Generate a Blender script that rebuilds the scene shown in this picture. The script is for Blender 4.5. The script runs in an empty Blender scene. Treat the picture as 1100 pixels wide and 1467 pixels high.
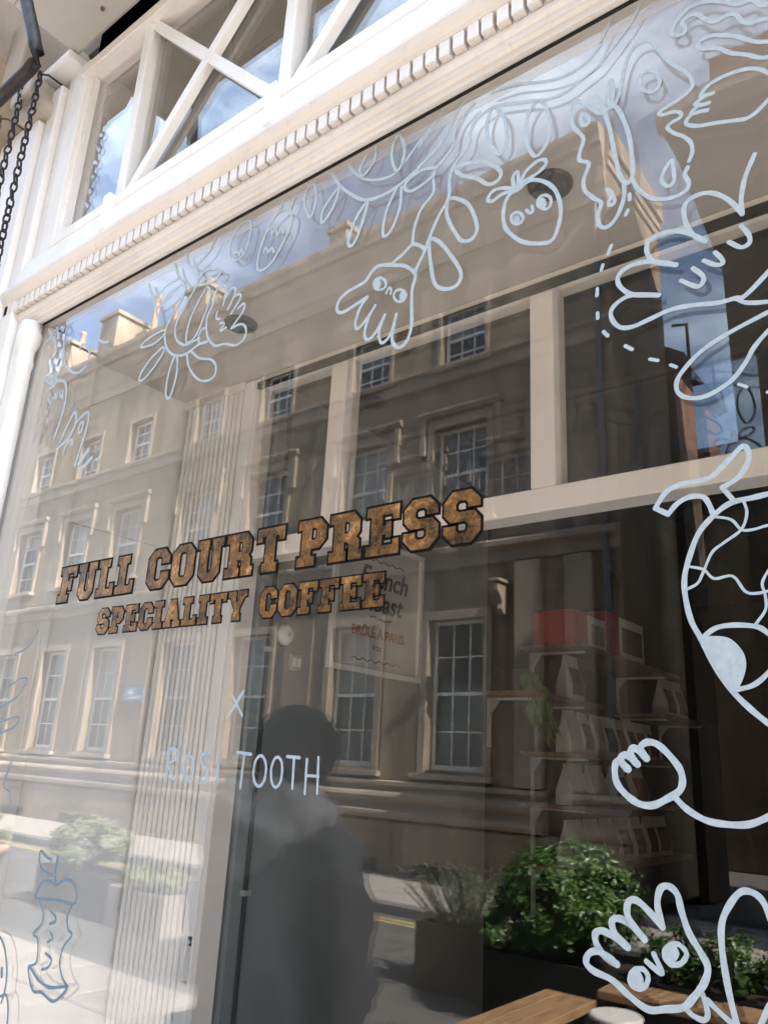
import bpy, bmesh, math, random
from mathutils import Vector, Matrix
from mathutils.geometry import tessellate_polygon
random.seed(7)
R = math.radians
scene = bpy.context.scene
col = scene.collection

# ---------------------------------------------------------------- camera
cam_d = bpy.data.cameras.new('Camera'); cam = bpy.data.objects.new('Camera', cam_d); col.objects.link(cam)
cam_d.sensor_fit = 'VERTICAL'; cam_d.sensor_height = 24; cam_d.lens = 24 * 1133.15 / 1467
cam_d.clip_start = 0.05; cam_d.clip_end = 400
yaw, pitch, roll = R(38.983), R(17.644), R(-3.063)
base = Matrix.Rotation(R(90), 3, 'X')
M = Matrix.Rotation(yaw, 3, 'Z') @ Matrix.Rotation(pitch, 3, 'X') @ base @ Matrix.Rotation(-roll, 3, 'Z')
cam.matrix_world = Matrix.Translation((0, -1.1, 1.6)) @ M.to_4x4()
scene.camera = cam
scene.render.resolution_x = 767; scene.render.resolution_y = 1024

# ---------------------------------------------------------------- world, sun, exposure
SUN_EL, SUN_AZ = 46.0, 8.5          # azimuth: degrees from +x towards +y
wd = bpy.data.worlds.new('World'); scene.world = wd; wd.use_nodes = True
nt = wd.node_tree; nt.nodes.clear()
out = nt.nodes.new('ShaderNodeOutputWorld'); bg = nt.nodes.new('ShaderNodeBackground')
sky = nt.nodes.new('ShaderNodeTexSky'); sky.sky_type = 'NISHITA'; sky.sun_disc = False
sky.sun_elevation = R(SUN_EL); sky.sun_rotation = R(90 - SUN_AZ); sky.air_density = 1.0; sky.dust_density = 1.2; sky.ozone_density = 1.0
tc = nt.nodes.new('ShaderNodeTexCoord'); mp = nt.nodes.new('ShaderNodeMapping'); mp.inputs['Scale'].default_value = (1.0, 1.0, 1.9); mp.inputs['Location'].default_value = (3.1, 1.7, .4)
ns = nt.nodes.new('ShaderNodeTexNoise'); ns.inputs['Scale'].default_value = 2.6; ns.inputs['Detail'].default_value = 9; ns.inputs['Roughness'].default_value = .58
ns.inputs['Distortion'].default_value = .4
rp = nt.nodes.new('ShaderNodeValToRGB'); rp.color_ramp.elements[0].position = .44; rp.color_ramp.elements[1].position = .84
rp.color_ramp.elements[0].color = (0, 0, 0, 1); rp.color_ramp.elements[1].color = (.9, .9, .9, 1)
mx = nt.nodes.new('ShaderNodeMix'); mx.data_type = 'RGBA'
mx.inputs[7].default_value = (10.4, 12.3, 14.2, 1)     # sunlit cloud against the sky's own units
nt.links.new(tc.outputs['Generated'], mp.inputs['Vector']); nt.links.new(mp.outputs[0], ns.inputs['Vector'])
nt.links.new(ns.outputs['Fac'], rp.inputs[0]); nt.links.new(rp.outputs[0], mx.inputs[0]); nt.links.new(sky.outputs[0], mx.inputs[6])
nt.links.new(mx.outputs[2], bg.inputs[0]); bg.inputs[1].default_value = 0.10; nt.links.new(bg.outputs[0], out.inputs[0])
sd = bpy.data.lights.new('sun', 'SUN'); sd.energy = 4.2; sd.angle = R(.53); sd.color = (1, .955, .90)
sun = bpy.data.objects.new('sun', sd); col.objects.link(sun)
sdir = Vector((math.cos(R(SUN_EL)) * math.cos(R(SUN_AZ)), math.cos(R(SUN_EL)) * math.sin(R(SUN_AZ)), math.sin(R(SUN_EL))))
sun.rotation_euler = sdir.to_track_quat('Z', 'Y').to_euler(); sun.location = sdir * 60
scene.view_settings.view_transform = 'Standard'; scene.view_settings.look = 'None'
scene.view_settings.exposure = 3.18; scene.view_settings.gamma = 1.0; scene.view_settings.use_curve_mapping = False
scene.cycles.max_bounces = 8; scene.cycles.transparent_max_bounces = 16; scene.cycles.glossy_bounces = 5; scene.cycles.diffuse_bounces = 3

# ---------------------------------------------------------------- materials
def new_mat(name):
    m = bpy.data.materials.new(name); m.use_nodes = True
    return m, m.node_tree, m.node_tree.nodes['Principled BSDF']
def mat(name, c, rough=.6, var=.12, vs=6.0, bump=0.0, bs=40.0, metal=0.0, spec=.5, c2=None, stretch=(1, 1, 1), coat=0.0, lo=.3, hi=.7, speck=0.0):
    m, t, p = new_mat(name); N, L = t.nodes, t.links
    p.inputs['Roughness'].default_value = rough; p.inputs['Metallic'].default_value = metal
    p.inputs['Specular IOR Level'].default_value = spec
    if coat: p.inputs['Coat Weight'].default_value = coat
    tc = N.new('ShaderNodeTexCoord'); mp = N.new('ShaderNodeMapping'); mp.inputs['Scale'].default_value = stretch
    L.new(tc.outputs['Object'], mp.inputs[0])
    n = N.new('ShaderNodeTexNoise'); n.inputs['Scale'].default_value = vs; n.inputs['Detail'].default_value = 7; n.inputs['Roughness'].default_value = .6
    L.new(mp.outputs[0], n.inputs['Vector'])
    r = N.new('ShaderNodeValToRGB'); e = r.color_ramp.elements
    c2 = c2 or tuple(v * (1 - 2 * var) for v in c)
    e[0].position = lo; e[1].position = hi
    e[0].color = (*c2, 1); e[1].color = (*[min(1, v * (1 + var * .5)) for v in c], 1)
    L.new(n.outputs['Fac'], r.inputs[0]); cout = r.outputs[0]
    if speck:                                  # dirt flecks and chips
        n3 = N.new('ShaderNodeTexNoise'); n3.inputs['Scale'].default_value = 34; n3.inputs['Detail'].default_value = 8; n3.inputs['Roughness'].default_value = .72
        L.new(tc.outputs['Object'], n3.inputs['Vector'])
        r3 = N.new('ShaderNodeValToRGB'); r3.color_ramp.elements[0].position = .30; r3.color_ramp.elements[1].position = .44
        r3.color_ramp.elements[0].color = (1 - speck, 1 - speck * 1.1, 1 - speck * 1.2, 1); r3.color_ramp.elements[1].color = (1, 1, 1, 1); L.new(n3.outputs['Fac'], r3.inputs[0])
        m3 = N.new('ShaderNodeMix'); m3.data_type = 'RGBA'; m3.blend_type = 'MULTIPLY'; m3.inputs[0].default_value = 1
        L.new(cout, m3.inputs[6]); L.new(r3.outputs[0], m3.inputs[7]); cout = m3.outputs[2]
    L.new(cout, p.inputs['Base Color'])
    if bump:
        n2 = N.new('ShaderNodeTexNoise'); n2.inputs['Scale'].default_value = bs; n2.inputs['Detail'].default_value = 5
        L.new(mp.outputs[0], n2.inputs['Vector'])
        b = N.new('ShaderNodeBump'); b.inputs['Strength'].default_value = bump; b.inputs['Distance'].default_value = .01
        L.new(n2.outputs['Fac'], b.inputs['Height']); L.new(b.outputs[0], p.inputs['Normal'])
    return m
def glass(name, f0, wav=0.0, dust=0.0):
    m, t, p = new_mat(name); N, L = t.nodes, t.links; N.remove(p); o = N['Material Output']
    g = N.new('ShaderNodeNewGeometry'); d = N.new('ShaderNodeVectorMath'); d.operation = 'DOT_PRODUCT'
    L.new(g.outputs['Normal'], d.inputs[0]); L.new(g.outputs['Incoming'], d.inputs[1])
    def math_(op, a, b=None):
        n = N.new('ShaderNodeMath'); n.operation = op
        for i, v in enumerate((a, b)):
            if v is None: continue
            if isinstance(v, (int, float)): n.inputs[i].default_value = v
            else: L.new(v, n.inputs[i])
        return n.outputs[0]
    c = math_('ABSOLUTE', d.outputs['Value']); k = math_('POWER', math_('SUBTRACT', 1.0, c), 4.2)
    f = math_('ADD', math_('MULTIPLY', k, 1 - f0), f0)          # two-sided Fresnel of one glazing leaf
    tr = N.new('ShaderNodeBsdfTransparent'); tr.inputs[0].default_value = (.985, .982, .978, 1)
    gl = N.new('ShaderNodeBsdfGlossy'); gl.inputs['Roughness'].default_value = 0.0; gl.inputs['Color'].default_value = (1, .985, .96, 1)
    if wav:
        tc = N.new('ShaderNodeTexCoord'); n = N.new('ShaderNodeTexNoise'); n.inputs['Scale'].default_value = 2.2; n.inputs['Detail'].default_value = 1
        L.new(tc.outputs['Object'], n.inputs['Vector'])
        b = N.new('ShaderNodeBump'); b.inputs['Strength'].default_value = 1.0; b.inputs['Distance'].default_value = wav
        L.new(n.outputs['Fac'], b.inputs['Height']); L.new(b.outputs[0], gl.inputs['Normal'])
    mx = N.new('ShaderNodeMixShader'); L.new(f, mx.inputs[0]); L.new(tr.outputs[0], mx.inputs[1]); L.new(gl.outputs[0], mx.inputs[2])
    if dust:                                   # thin film of dust: optical depth grows with the slant path
        df = N.new('ShaderNodeBsdfDiffuse'); df.inputs[0].default_value = (.85, .84, .82, 1); m2 = N.new('ShaderNodeMixShader')
        tcd = N.new('ShaderNodeTexCoord'); nd = N.new('ShaderNodeTexNoise'); nd.inputs['Scale'].default_value = 3; nd.inputs['Detail'].default_value = 8; nd.inputs['Roughness'].default_value = .7; L.new(tcd.outputs['Object'], nd.inputs['Vector'])
        L.new(math_('MINIMUM', math_('DIVIDE', math_('MULTIPLY', nd.outputs['Fac'], dust * 2), math_('MAXIMUM', c, .05)), .5), m2.inputs[0])
        L.new(mx.outputs[0], m2.inputs[1]); L.new(df.outputs[0], m2.inputs[2]); mx = m2
    L.new(mx.outputs[0], o.inputs['Surface'])
    return m
def ashlar(name, c, mortar, bw=.75, bh=.3, rough=.85):
    m, t, p = new_mat(name); N, L = t.nodes, t.links
    p.inputs['Roughness'].default_value = rough; p.inputs['Specular IOR Level'].default_value = .25
    tc = N.new('ShaderNodeTexCoord'); sp = N.new('ShaderNodeSeparateXYZ'); L.new(tc.outputs['Object'], sp.inputs[0])
    ad = N.new('ShaderNodeMath'); L.new(sp.outputs[0], ad.inputs[0]); L.new(sp.outputs[1], ad.inputs[1])
    cb = N.new('ShaderNodeCombineXYZ'); L.new(ad.outputs[0], cb.inputs[0]); L.new(sp.outputs[2], cb.inputs[1])
    b = N.new('ShaderNodeTexBrick'); b.inputs['Scale'].default_value = 1; b.inputs['Mortar Size'].default_value = .008; b.inputs['Mortar Smooth'].default_value = .4
    b.inputs['Brick Width'].default_value = bw; b.inputs['Row Height'].default_value = bh
    b.inputs['Color1'].default_value = (*c, 1); b.inputs['Color2'].default_value = (*[v * .86 for v in c], 1); b.inputs['Mortar'].default_value = (*mortar, 1)
    L.new(cb.outputs[0], b.inputs['Vector'])
    n = N.new('ShaderNodeTexNoise'); n.inputs['Scale'].default_value = .9; n.inputs['Detail'].default_value = 9; n.inputs['Roughness'].default_value = .65
    mp = N.new('ShaderNodeMapping'); mp.inputs['Scale'].default_value = (2.4, 2.4, .5); L.new(tc.outputs['Object'], mp.inputs[0]); L.new(mp.outputs[0], n.inputs['Vector'])
    r = N.new('ShaderNodeValToRGB'); r.color_ramp.elements[0].position = .3; r.color_ramp.elements[1].position = .66
    r.color_ramp.elements[0].color = (.36, .34, .32, 1); r.color_ramp.elements[1].color = (1.08, 1.06, 1.02, 1); L.new(n.outputs['Fac'], r.inputs[0])
    mx = N.new('ShaderNodeMix'); mx.data_type = 'RGBA'; mx.blend_type = 'MULTIPLY'; mx.inputs[0].default_value = 1
    L.new(b.outputs['Color'], mx.inputs[6]); L.new(r.outputs[0], mx.inputs[7]); L.new(mx.outputs[2], p.inputs['Base Color'])
    n2 = N.new('ShaderNodeTexNoise'); n2.inputs['Scale'].default_value = 30; n2.inputs['Detail'].default_value = 6; L.new(tc.outputs['Object'], n2.inputs['Vector'])
    bp = N.new('ShaderNodeBump'); bp.inputs['Strength'].default_value = .35; bp.inputs['Distance'].default_value = .01; L.new(n2.outputs['Fac'], bp.inputs['Height']); L.new(bp.outputs[0], p.inputs['Normal'])
    return m
MT = dict(
    white=mat('white_paint', (.82, .80, .78), .42, .03, 3.5, .05, 60, c2=(.66, .625, .59), stretch=(1, 1, .35), lo=.22, hi=.5, speck=.08),
    cornice=mat('aged_cream_paint', (.74, .69, .65), .5, .04, 9, .12, 70, c2=(.62, .565, .52), stretch=(.25, 1, 1), lo=.25, hi=.55, speck=.13),
    grime=mat('grimy_paint', (.50, .44, .38), .7, .2, 9, .2, 50),
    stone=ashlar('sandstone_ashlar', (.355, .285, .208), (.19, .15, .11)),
    stone_trim=mat('dressed_sandstone', (.37, .30, .23), .8, .2, 2.2, .3, 45, c2=(.20, .165, .125), stretch=(1, 1, .5)),
    stone_shaded=ashlar('shade_darkened_sandstone', (.12, .095, .07), (.07, .055, .04)),  # sandstone darkened so the shade on the lane-side buildings is in its colour
    brick=ashlar('red_brick', (.30, .13, .085), (.30, .26, .21), .225, .075),
    slate=mat('slate', (.10, .105, .115), .55, .25, 5, .3, 30),
    lead=mat('lead_pipe', (.12, .12, .125), .5, .2, 8),
    soffit_paint=mat('soffit_paint', (.50, .47, .43), .8, .06, 3, .08, 25),
    ceil=mat('cream_soffit', (.52, .48, .445), .6, .04, 1.6, 0, c2=(.43, .395, .365), stretch=(.5, 2.5, 1)),
    cream=mat('cream_joinery', (.82, .765, .70), .45, .04, 6), slat=mat('white_slat_paint', (.86, .845, .82), .5, .03, 6),
    wall_in=mat('pale_plaster', (.86, .86, .855), .8, .03, 2),
    grey_in=mat('grey_plaster', (.19, .21, .215), .85, .05, 2),
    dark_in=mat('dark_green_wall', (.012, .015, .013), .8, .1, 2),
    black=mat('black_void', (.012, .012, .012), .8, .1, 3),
    floor_in=mat('dark_floorboards', (.06, .045, .03), .6, .2, 3, stretch=(6, .5, 1)),
    glass=glass('plate_glass', .046, .000025), tglass=glass('transom_glass', .046, .00002), iglass=glass('screen_glass', .035),
    paint_pen=mat('pale_window_paint', (.43, .495, .535), .75, .06, 90, c2=(.33, .395, .435)),
    shaded_pen=mat('shade_tinted_window_paint', (.17, .25, .31), .75, .05, 30),  # white pen with the blue of its shaded look mixed into the colour
    ink=mat('black_signpaint', (.004, .0035, .003), .8, .1, 20, spec=.15), recess_shade=mat('recess_shade_black', (.0015, .0015, .0018), .9, .1, 3, spec=.0),
    asphalt=mat('asphalt', (.115, .111, .105), .9, .2, 4, .5, 160),
    paving=mat('paving_stone', (.34, .31, .28), .85, .15, 1.5, .25, 40),
    kerb=mat('granite_kerb', (.16, .155, .15), .8, .2, 12, .3, 80),
    yellow=mat('worn_yellow_line', (.55, .40, .10), .8, .2, 14, c2=(.22, .18, .10)),
    sash=mat('sash_paint', (.78, .77, .74), .5, .06, 8),
    blind=mat('pane_over_blind', (.20, .19, .17), .08, .1, 1.2, spec=.6),
    groove_shade=mat('shade_painted_backing', (.10, .09, .08), .8, .1, 6),  # dark tone stands in for the shade between the slats
    pane=mat('dark_pane', (.022, .026, .028), .06, .2, 1.2, spec=.6),
    wood=mat('oiled_timber', (.40, .25, .135), .5, .2, 5, .1, 30, c2=(.20, .115, .055), stretch=(9, 1.2, 9)),
    shelf=mat('shelf_timber', (.28, .16, .075), .55, .2, 5, c2=(.15, .08, .035), stretch=(6, 1, 6)),
    steel=mat('blackened_steel', (.030, .030, .032), .5, .2, 20, metal=.3),
    rust=mat('rusty_steel', (.16, .10, .065), .7, .25, 30),
    iron=mat('weathered_iron', (.045, .04, .04), .55, .2, 30, .1, 90, metal=.5),
    corten=mat('planter_brown', (.10, .070, .050), .75, .2, 6),
    planter=mat('planter_charcoal', (.014, .015, .015), .6, .2, 6),
    terracotta=mat('terracotta', (.46, .30, .22), .8, .15, 7),
    soil=mat('soil', (.035, .025, .018), 1, .3, 30),
    leaf=mat('glossy_leaf', (.085, .165, .035), .38, .3, 9, c2=(.022, .062, .014)),
    leaf2=mat('pale_leaf', (.24, .27, .16), .5, .3, 9, c2=(.12, .15, .08)),
    rosemary=mat('grey_green_leaf', (.20, .24, .15), .7, .3, 14, c2=(.09, .12, .07)),
    vine=mat('vine_leaf', (.16, .30, .06), .4, .2, 9, c2=(.08, .17, .035)),
    bark=mat('twig_bark', (.10, .07, .045), .9, .2, 20),
    hoodie=mat('charcoal_fleece', (.27, .27, .275), .95, .15, 60, .3, 300),
    hood=mat('lit_grey_fleece', (.78, .75, .73), .95, .12, 60, .3, 300),  # light falling on the hood painted in as a paler fleece
    jeans=mat('dark_denim', (.03, .035, .05), .9, .2, 60),
    hair=mat('dark_hair', (.018, .014, .012), .6, .3, 60, .5, 140, stretch=(1, 1, .3)),
    skin=mat('skin', (.50, .29, .21), .55, .06, 15),
    shoe=mat('shoe', (.05, .05, .05), .7, .1, 15),
    red=mat('red_card', (.50, .035, .02), .55, .08, 8), cardwhite=mat('white_card', (.80, .77, .72), .6, .06, 8),
    bag=mat('pale_coffee_bag', (.60, .575, .535), .5, .08, 12), baglabel=mat('dark_bag_label', (.035, .03, .032), .5, .3, 30, c2=(.10, .045, .03)),
    bagred=mat('red_bag_label', (.40, .06, .04), .5, .3, 20), bagblue=mat('navy_bag_label', (.04, .06, .14), .5, .2, 20),
    poster=mat('poster_paper', (.46, .45, .42), .7, .04, 4), frame=mat('pale_frame', (.72, .70, .66), .5, .05, 8),
    navy=mat('navy_ink', (.018, .022, .055), .6, .05, 8), redink=mat('red_ink', (.30, .045, .03), .6, .05, 8),
    metalw=mat('white_enamel', (.72, .71, .68), .4, .04, 10), plastic=mat('grey_plastic', (.35, .35, .34), .5, .05, 10),
    blue=mat('blue_sign', (.10, .24, .42), .5, .05, 10),
    stool=mat('white_laminate', (.72, .70, .66), .4, .04, 8), fascia=mat('dark_lamp', (.04, .038, .034), .5, .1, 20),
)
def gold_mat():
    m, t, p = new_mat('distressed_gilt'); N, L = t.nodes, t.links
    tc = N.new('ShaderNodeTexCoord'); n = N.new('ShaderNodeTexNoise'); n.inputs['Scale'].default_value = 75; n.inputs['Detail'].default_value = 10; n.inputs['Roughness'].default_value = .75; n.inputs['Distortion'].default_value = .8
    L.new(tc.outputs['Object'], n.inputs['Vector'])
    r = N.new('ShaderNodeValToRGB'); e = r.color_ramp.elements; e[0].position = .40; e[0].color = (.030, .018, .010, 1); e[1].position = .68; e[1].color = (.72, .45, .19, 1)
    e2 = r.color_ramp.elements.new(.47); e2.color = (.13, .066, .02, 1); e3 = r.color_ramp.elements.new(.55); e3.color = (.27, .125, .032, 1)
    n4 = N.new('ShaderNodeTexNoise'); n4.inputs['Scale'].default_value = 17; n4.inputs['Detail'].default_value = 3; L.new(tc.outputs['Object'], n4.inputs['Vector'])
    mm = N.new('ShaderNodeMix'); mm.inputs[0].default_value = .42; L.new(n.outputs['Fac'], mm.inputs[2]); L.new(n4.outputs['Fac'], mm.inputs[3])
    L.new(mm.outputs[0], r.inputs[0]); L.new(r.outputs[0], p.inputs['Base Color'])
    p.inputs['Metallic'].default_value = .5; p.inputs['Roughness'].default_value = .38
    v = N.new('ShaderNodeTexNoise'); v.inputs['Scale'].default_value = 120; L.new(tc.outputs['Object'], v.inputs['Vector'])
    b = N.new('ShaderNodeBump'); b.inputs['Strength'].default_value = .5; b.inputs['Distance'].default_value = .002; L.new(v.outputs['Fac'], b.inputs['Height']); L.new(b.outputs[0], p.inputs['Normal'])
    return m
MT['gold'] = gold_mat()

# ---------------------------------------------------------------- mesh helpers
class MB:
    def __init__(s): s.v = []; s.f = []
    def add(s, vs, fs):
        o = len(s.v); s.v += [tuple(p) for p in vs]; s.f += [tuple(i + o for i in q) for q in fs]; return s
    def box(s, x0, x1, y0, y1, z0, z1):
        x0, x1 = sorted((x0, x1)); y0, y1 = sorted((y0, y1)); z0, z1 = sorted((z0, z1))
        return s.add([(x0, y0, z0), (x1, y0, z0), (x1, y1, z0), (x0, y1, z0), (x0, y0, z1), (x1, y0, z1), (x1, y1, z1), (x0, y1, z1)],
                     [(0, 3, 2, 1), (4, 5, 6, 7), (0, 1, 5, 4), (1, 2, 6, 5), (2, 3, 7, 6), (3, 0, 4, 7)])
    def prism_x(s, prof, x0, x1):            # prof: (y, z) loop, extruded along x
        n = len(prof); vs = [(x0, y, z) for y, z in prof] + [(x1, y, z) for y, z in prof]
        a = sum(prof[i][0] * prof[(i + 1) % n][1] - prof[(i + 1) % n][0] * prof[i][1] for i in range(n))
        fs = [(i, (i + 1) % n, n + (i + 1) % n, n + i) for i in range(n)] + [tuple(range(n))[::-1], tuple(range(n, 2 * n))]
        if a < 0: fs = [q[::-1] for q in fs]
        fs = [q[::-1] for q in fs[:n]] + fs[n:] if False else fs
        return s.add(vs, fs)
    def prism_y(s, prof, y0, y1):            # prof: (x, z)
        n = len(prof); vs = [(x, y0, z) for x, z in prof] + [(x, y1, z) for x, z in prof]
        return s.add(vs, [(i, (i + 1) % n, n + (i + 1) % n, n + i) for i in range(n)] + [tuple(range(n))[::-1], tuple(range(n, 2 * n))])
    def prism_z(s, prof, z0, z1):            # prof: (x, y)
        n = len(prof); vs = [(x, y, z0) for x, y in prof] + [(x, y, z1) for x, y in prof]
        return s.add(vs, [(i, (i + 1) % n, n + (i + 1) % n, n + i) for i in range(n)] + [tuple(range(n))[::-1], tuple(range(n, 2 * n))])
    def bar(s, p, q, w, h=None, up=(0, 0, 1)):     # square bar between two points
        p, q = Vector(p), Vector(q); d = (q - p).normalized(); u = Vector(up)
        a = d.cross(u).normalized() * w / 2; b = a.cross(d).normalized() * (h or w) / 2
        vs = [p - a - b, p + a - b, p + a + b, p - a + b, q - a - b, q + a - b, q + a + b, q - a + b]
        return s.add(vs, [(0, 3, 2, 1), (4, 5, 6, 7), (0, 1, 5, 4), (1, 2, 6, 5), (2, 3, 7, 6), (3, 0, 4, 7)])
    def tube(s, pts, r, n=8, cap=True):
        pts = [Vector(p) for p in pts]; rings = []; rr = r if isinstance(r, (list, tuple)) else [r] * len(pts)
        for i, p in enumerate(pts):
            d = (pts[min(i + 1, len(pts) - 1)] - pts[max(i - 1, 0)]).normalized()
            u = Vector((0, 0, 1)) if abs(d.z) < .9 else Vector((1, 0, 0))
            a = d.cross(u).normalized(); b = a.cross(d)
            rings.append([p + (a * math.cos(t * 2 * math.pi / n) + b * math.sin(t * 2 * math.pi / n)) * rr[i] for t in range(n)])
        vs = [v for g in rings for v in g]; fs = []
        for i in range(len(pts) - 1):
            for t in range(n): fs.append((i * n + t, i * n + (t + 1) % n, (i + 1) * n + (t + 1) % n, (i + 1) * n + t))
        if cap: fs += [tuple(range(n))[::-1], tuple(range((len(pts) - 1) * n, len(pts) * n))]
        return s.add(vs, fs)
    def lathe(s, c, prof, n=20):             # prof: (r, z) about vertical axis at c
        vs = []; fs = []
        for r, z in prof: vs += [(c[0] + r * math.cos(2 * math.pi * t / n), c[1] + r * math.sin(2 * math.pi * t / n), c[2] + z) for t in range(n)]
        for i in range(len(prof) - 1):
            for t in range(n): fs.append((i * n + t, i * n + (t + 1) % n, (i + 1) * n + (t + 1) % n, (i + 1) * n + t))
        fs += [tuple(range(n))[::-1], tuple(range((len(prof) - 1) * n, len(prof) * n))]
        return s.add(vs, fs)
    def build(s, name, m, parent=None, bevel=0, smooth=False, origin=None):
        if origin is None: origin = wloc(parent) if parent else Vector((0, 0, 0))
        me = bpy.data.meshes.new(name); o0 = Vector(origin)
        me.from_pydata([tuple(Vector(v) - o0) for v in s.v], [], s.f)
        bm = bmesh.new(); bm.from_mesh(me); bmesh.ops.recalc_face_normals(bm, faces=bm.faces); bm.to_mesh(me); bm.free()
        return put(name, me, m, parent, bevel, smooth, None if parent else o0)
def wloc(o):
    v = Vector((0, 0, 0))
    while o is not None: v += o.location; o = o.parent
    return v
def put(name, me, m, parent=None, bevel=0, smooth=False, loc=None):
    o = bpy.data.objects.new(name, me); col.objects.link(o)
    if m is not None and not me.materials: me.materials.append(MT[m] if isinstance(m, str) else m)
    if parent: o.parent = parent
    if loc is not None: o.location = loc
    if smooth:
        for p in me.polygons: p.use_smooth = True
    if bevel:
        b = o.modifiers.new('bevel', 'BEVEL'); b.width = bevel; b.segments = 2; b.limit_method = 'ANGLE'; b.angle_limit = R(40)
    return o
def tag(o, label=None, cat=None, group=None, kind=None):
    for k, v in (('label', label), ('category', cat), ('group', group), ('kind', kind)):
        if v: o[k] = v
    return o
def thing(name, loc, label, cat, group=None):
    o = bpy.data.objects.new(name, None); col.objects.link(o); o.location = loc; o.empty_display_size = .1
    return tag(o, label, cat, group)
def struct(name, mb, m, parent=None, **k):
    o = mb.build(name, m, parent, **k)
    if not parent: o['kind'] = 'structure'
    return o
def copy_to(src, parent, loc):
    c = src.copy(); col.objects.link(c); c.parent = parent; c.location = loc; return c
def B(*a): return MB().box(*a)
def wall_with_holes(mb, x0, x1, z0, z1, y0, y1, holes):
    """wall slab with rectangular openings (hx0,hx1,hz0,hz1) laid out in rows that share z"""
    rows = sorted({(h[2], h[3]) for h in holes}); z = z0
    for a, b in rows:
        if a > z: mb.box(x0, x1, y0, y1, z, a)
        x = x0
        for h in sorted(h for h in holes if (h[2], h[3]) == (a, b)):
            mb.box(x, h[0], y0, y1, a, b); x = h[1]
        mb.box(x, x1, y0, y1, a, b); z = b
    mb.box(x0, x1, y0, y1, z, z1)
    return mb

# ================================================================ GROUND
W = 8.75                                   # opposite frontage stands at y = -W
ROADZ, PAVZ = 0.0, 0.10
struct('ground', B(-90, 90, -90, 60, -.6, -.02), 'asphalt')
struct('road', B(-60, 40, -6.68, -2.9, -.015, ROADZ), 'asphalt')
near_pave = struct('pavement', B(-60, 40, -2.75, .02, -.012, PAVZ), 'paving')
sl1 = None
for i in range(26):
    for j in range(4):
        x = -12.2 + i * .602 ; y = -2.745 + j * .63
        if sl1 is None: sl1 = B(x, x + .592, y, y + .62, PAVZ - .01, PAVZ + .012).build('paving_slab', 'paving', near_pave, .006)
        else: copy_to(sl1, near_pave, (i * .602, j * .63, random.uniform(-.003, .004)))
far_pave = struct('pavement', B(-60, 40, -W - .2, -6.83, -.012, PAVZ), 'paving')
for nm, y0, y1 in (('kerb', -2.9, -2.752), ('kerb', -6.828, -6.68)):
    k = bpy.data.objects.new(nm, None); col.objects.link(k); k['kind'] = 'structure'; k.location = (0, y0, 0)
    me = None
    for i in range(26):
        x = -22 + i * .92
        if me is None:
            st = B(x, x + .912, y0, y1, -.01, PAVZ + .004).build('kerb_stone', 'kerb', k, .012); me = st
        else: copy_to(me, k, (i * .92, 0, random.uniform(-.003, .003)))
for y in (-6.36, -6.50): struct('road_marking', B(-40, 20, y, y + .075, ROADZ, ROADZ + .004), 'yellow')
# paving joints on the far footway: slabs proud of the bed
slab0 = None
for i in range(30):
    for j in range(3):
        x = -19.9 + i * .63; y = -W + .03 + j * .625
        if slab0 is None:
            slab0 = B(x, x + .62, y, y + .615, PAVZ - .01, PAVZ + .012).build('paving_slab', 'paving', far_pave, .006)
        else: copy_to(slab0, far_pave, (i * .63, j * .625, random.uniform(-.003, .004)))

# ================================================================ OPPOSITE TERRACE (seen in the glass)
ax0, ax1 = -23.5, -3.90
terr = thing('terrace_building', (-13, -W - 1, PAVZ), 'long sandstone terrace across the street with sash windows and heavy cornice', 'building')
cols = [-6.48, -8.45, -10.9, -13.0, -15.5, -17.6, -19.8, -21.9]
rows_ = [(1.55, 3.72, .98), (5.30, 6.90, 1.0), (8.02, 9.12, .86)]
holes = [(c - w / 2, c + w / 2, a, b) for a, b, w in rows_ for c in cols]
wall_with_holes(MB(), ax0, ax1, PAVZ, 11.0, -W - .35, -W, holes).build('wall', 'stone', terr)
B(ax0, ax1, -W - 2.3, -W - 1.4, PAVZ, 11.3).build('wall', 'stone', terr)
B(ax1 - .35, ax1 - .002, -W - 1.4, -W - .35, PAVZ, 11.0).build('wall', 'stone', terr)
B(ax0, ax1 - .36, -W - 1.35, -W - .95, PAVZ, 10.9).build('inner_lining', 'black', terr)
# mouldings
def mould(name, prof, x0=ax0, x1=ax1, m='stone_trim'):        # prof: (out, z)
    return MB().prism_x([(-W + o, z) for o, z in prof], x0, x1).build(name, m, terr, .008)
mould('plinth', [(0, PAVZ), (.16, PAVZ), (.16, .80), (.10, .84), (0, .84)], m='stone')
mould('base_moulding', [(0, .84), (.16, .845), (.20, .90), (.20, .95), (.12, 1.0), (.10, 1.06), (.18, 1.10), (.21, 1.15), (.18, 1.20), (.08, 1.23), (.08, 1.28), (.13, 1.30), (.13, 1.36), (0, 1.38)], x1=-5.0)
mould('base_moulding', [(0, .84), (.16, .845), (.20, .90), (.20, .95), (.12, 1.0), (.10, 1.06), (.18, 1.10), (.21, 1.15), (.18, 1.20), (.08, 1.23), (.08, 1.28), (.13, 1.30), (.13, 1.36), (0, 1.38)], x0=-4.72)
mould('string_course', [(0, 4.48), (.06, 4.50), (.06, 4.66), (.15, 4.72), (.15, 4.80), (.02, 4.86), (0, 4.86)])
mould('sill_band', [(0, 7.66), (.07, 7.70), (.07, 7.90), (.14, 7.94), (.14, 8.0), (0, 8.01)])
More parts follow.
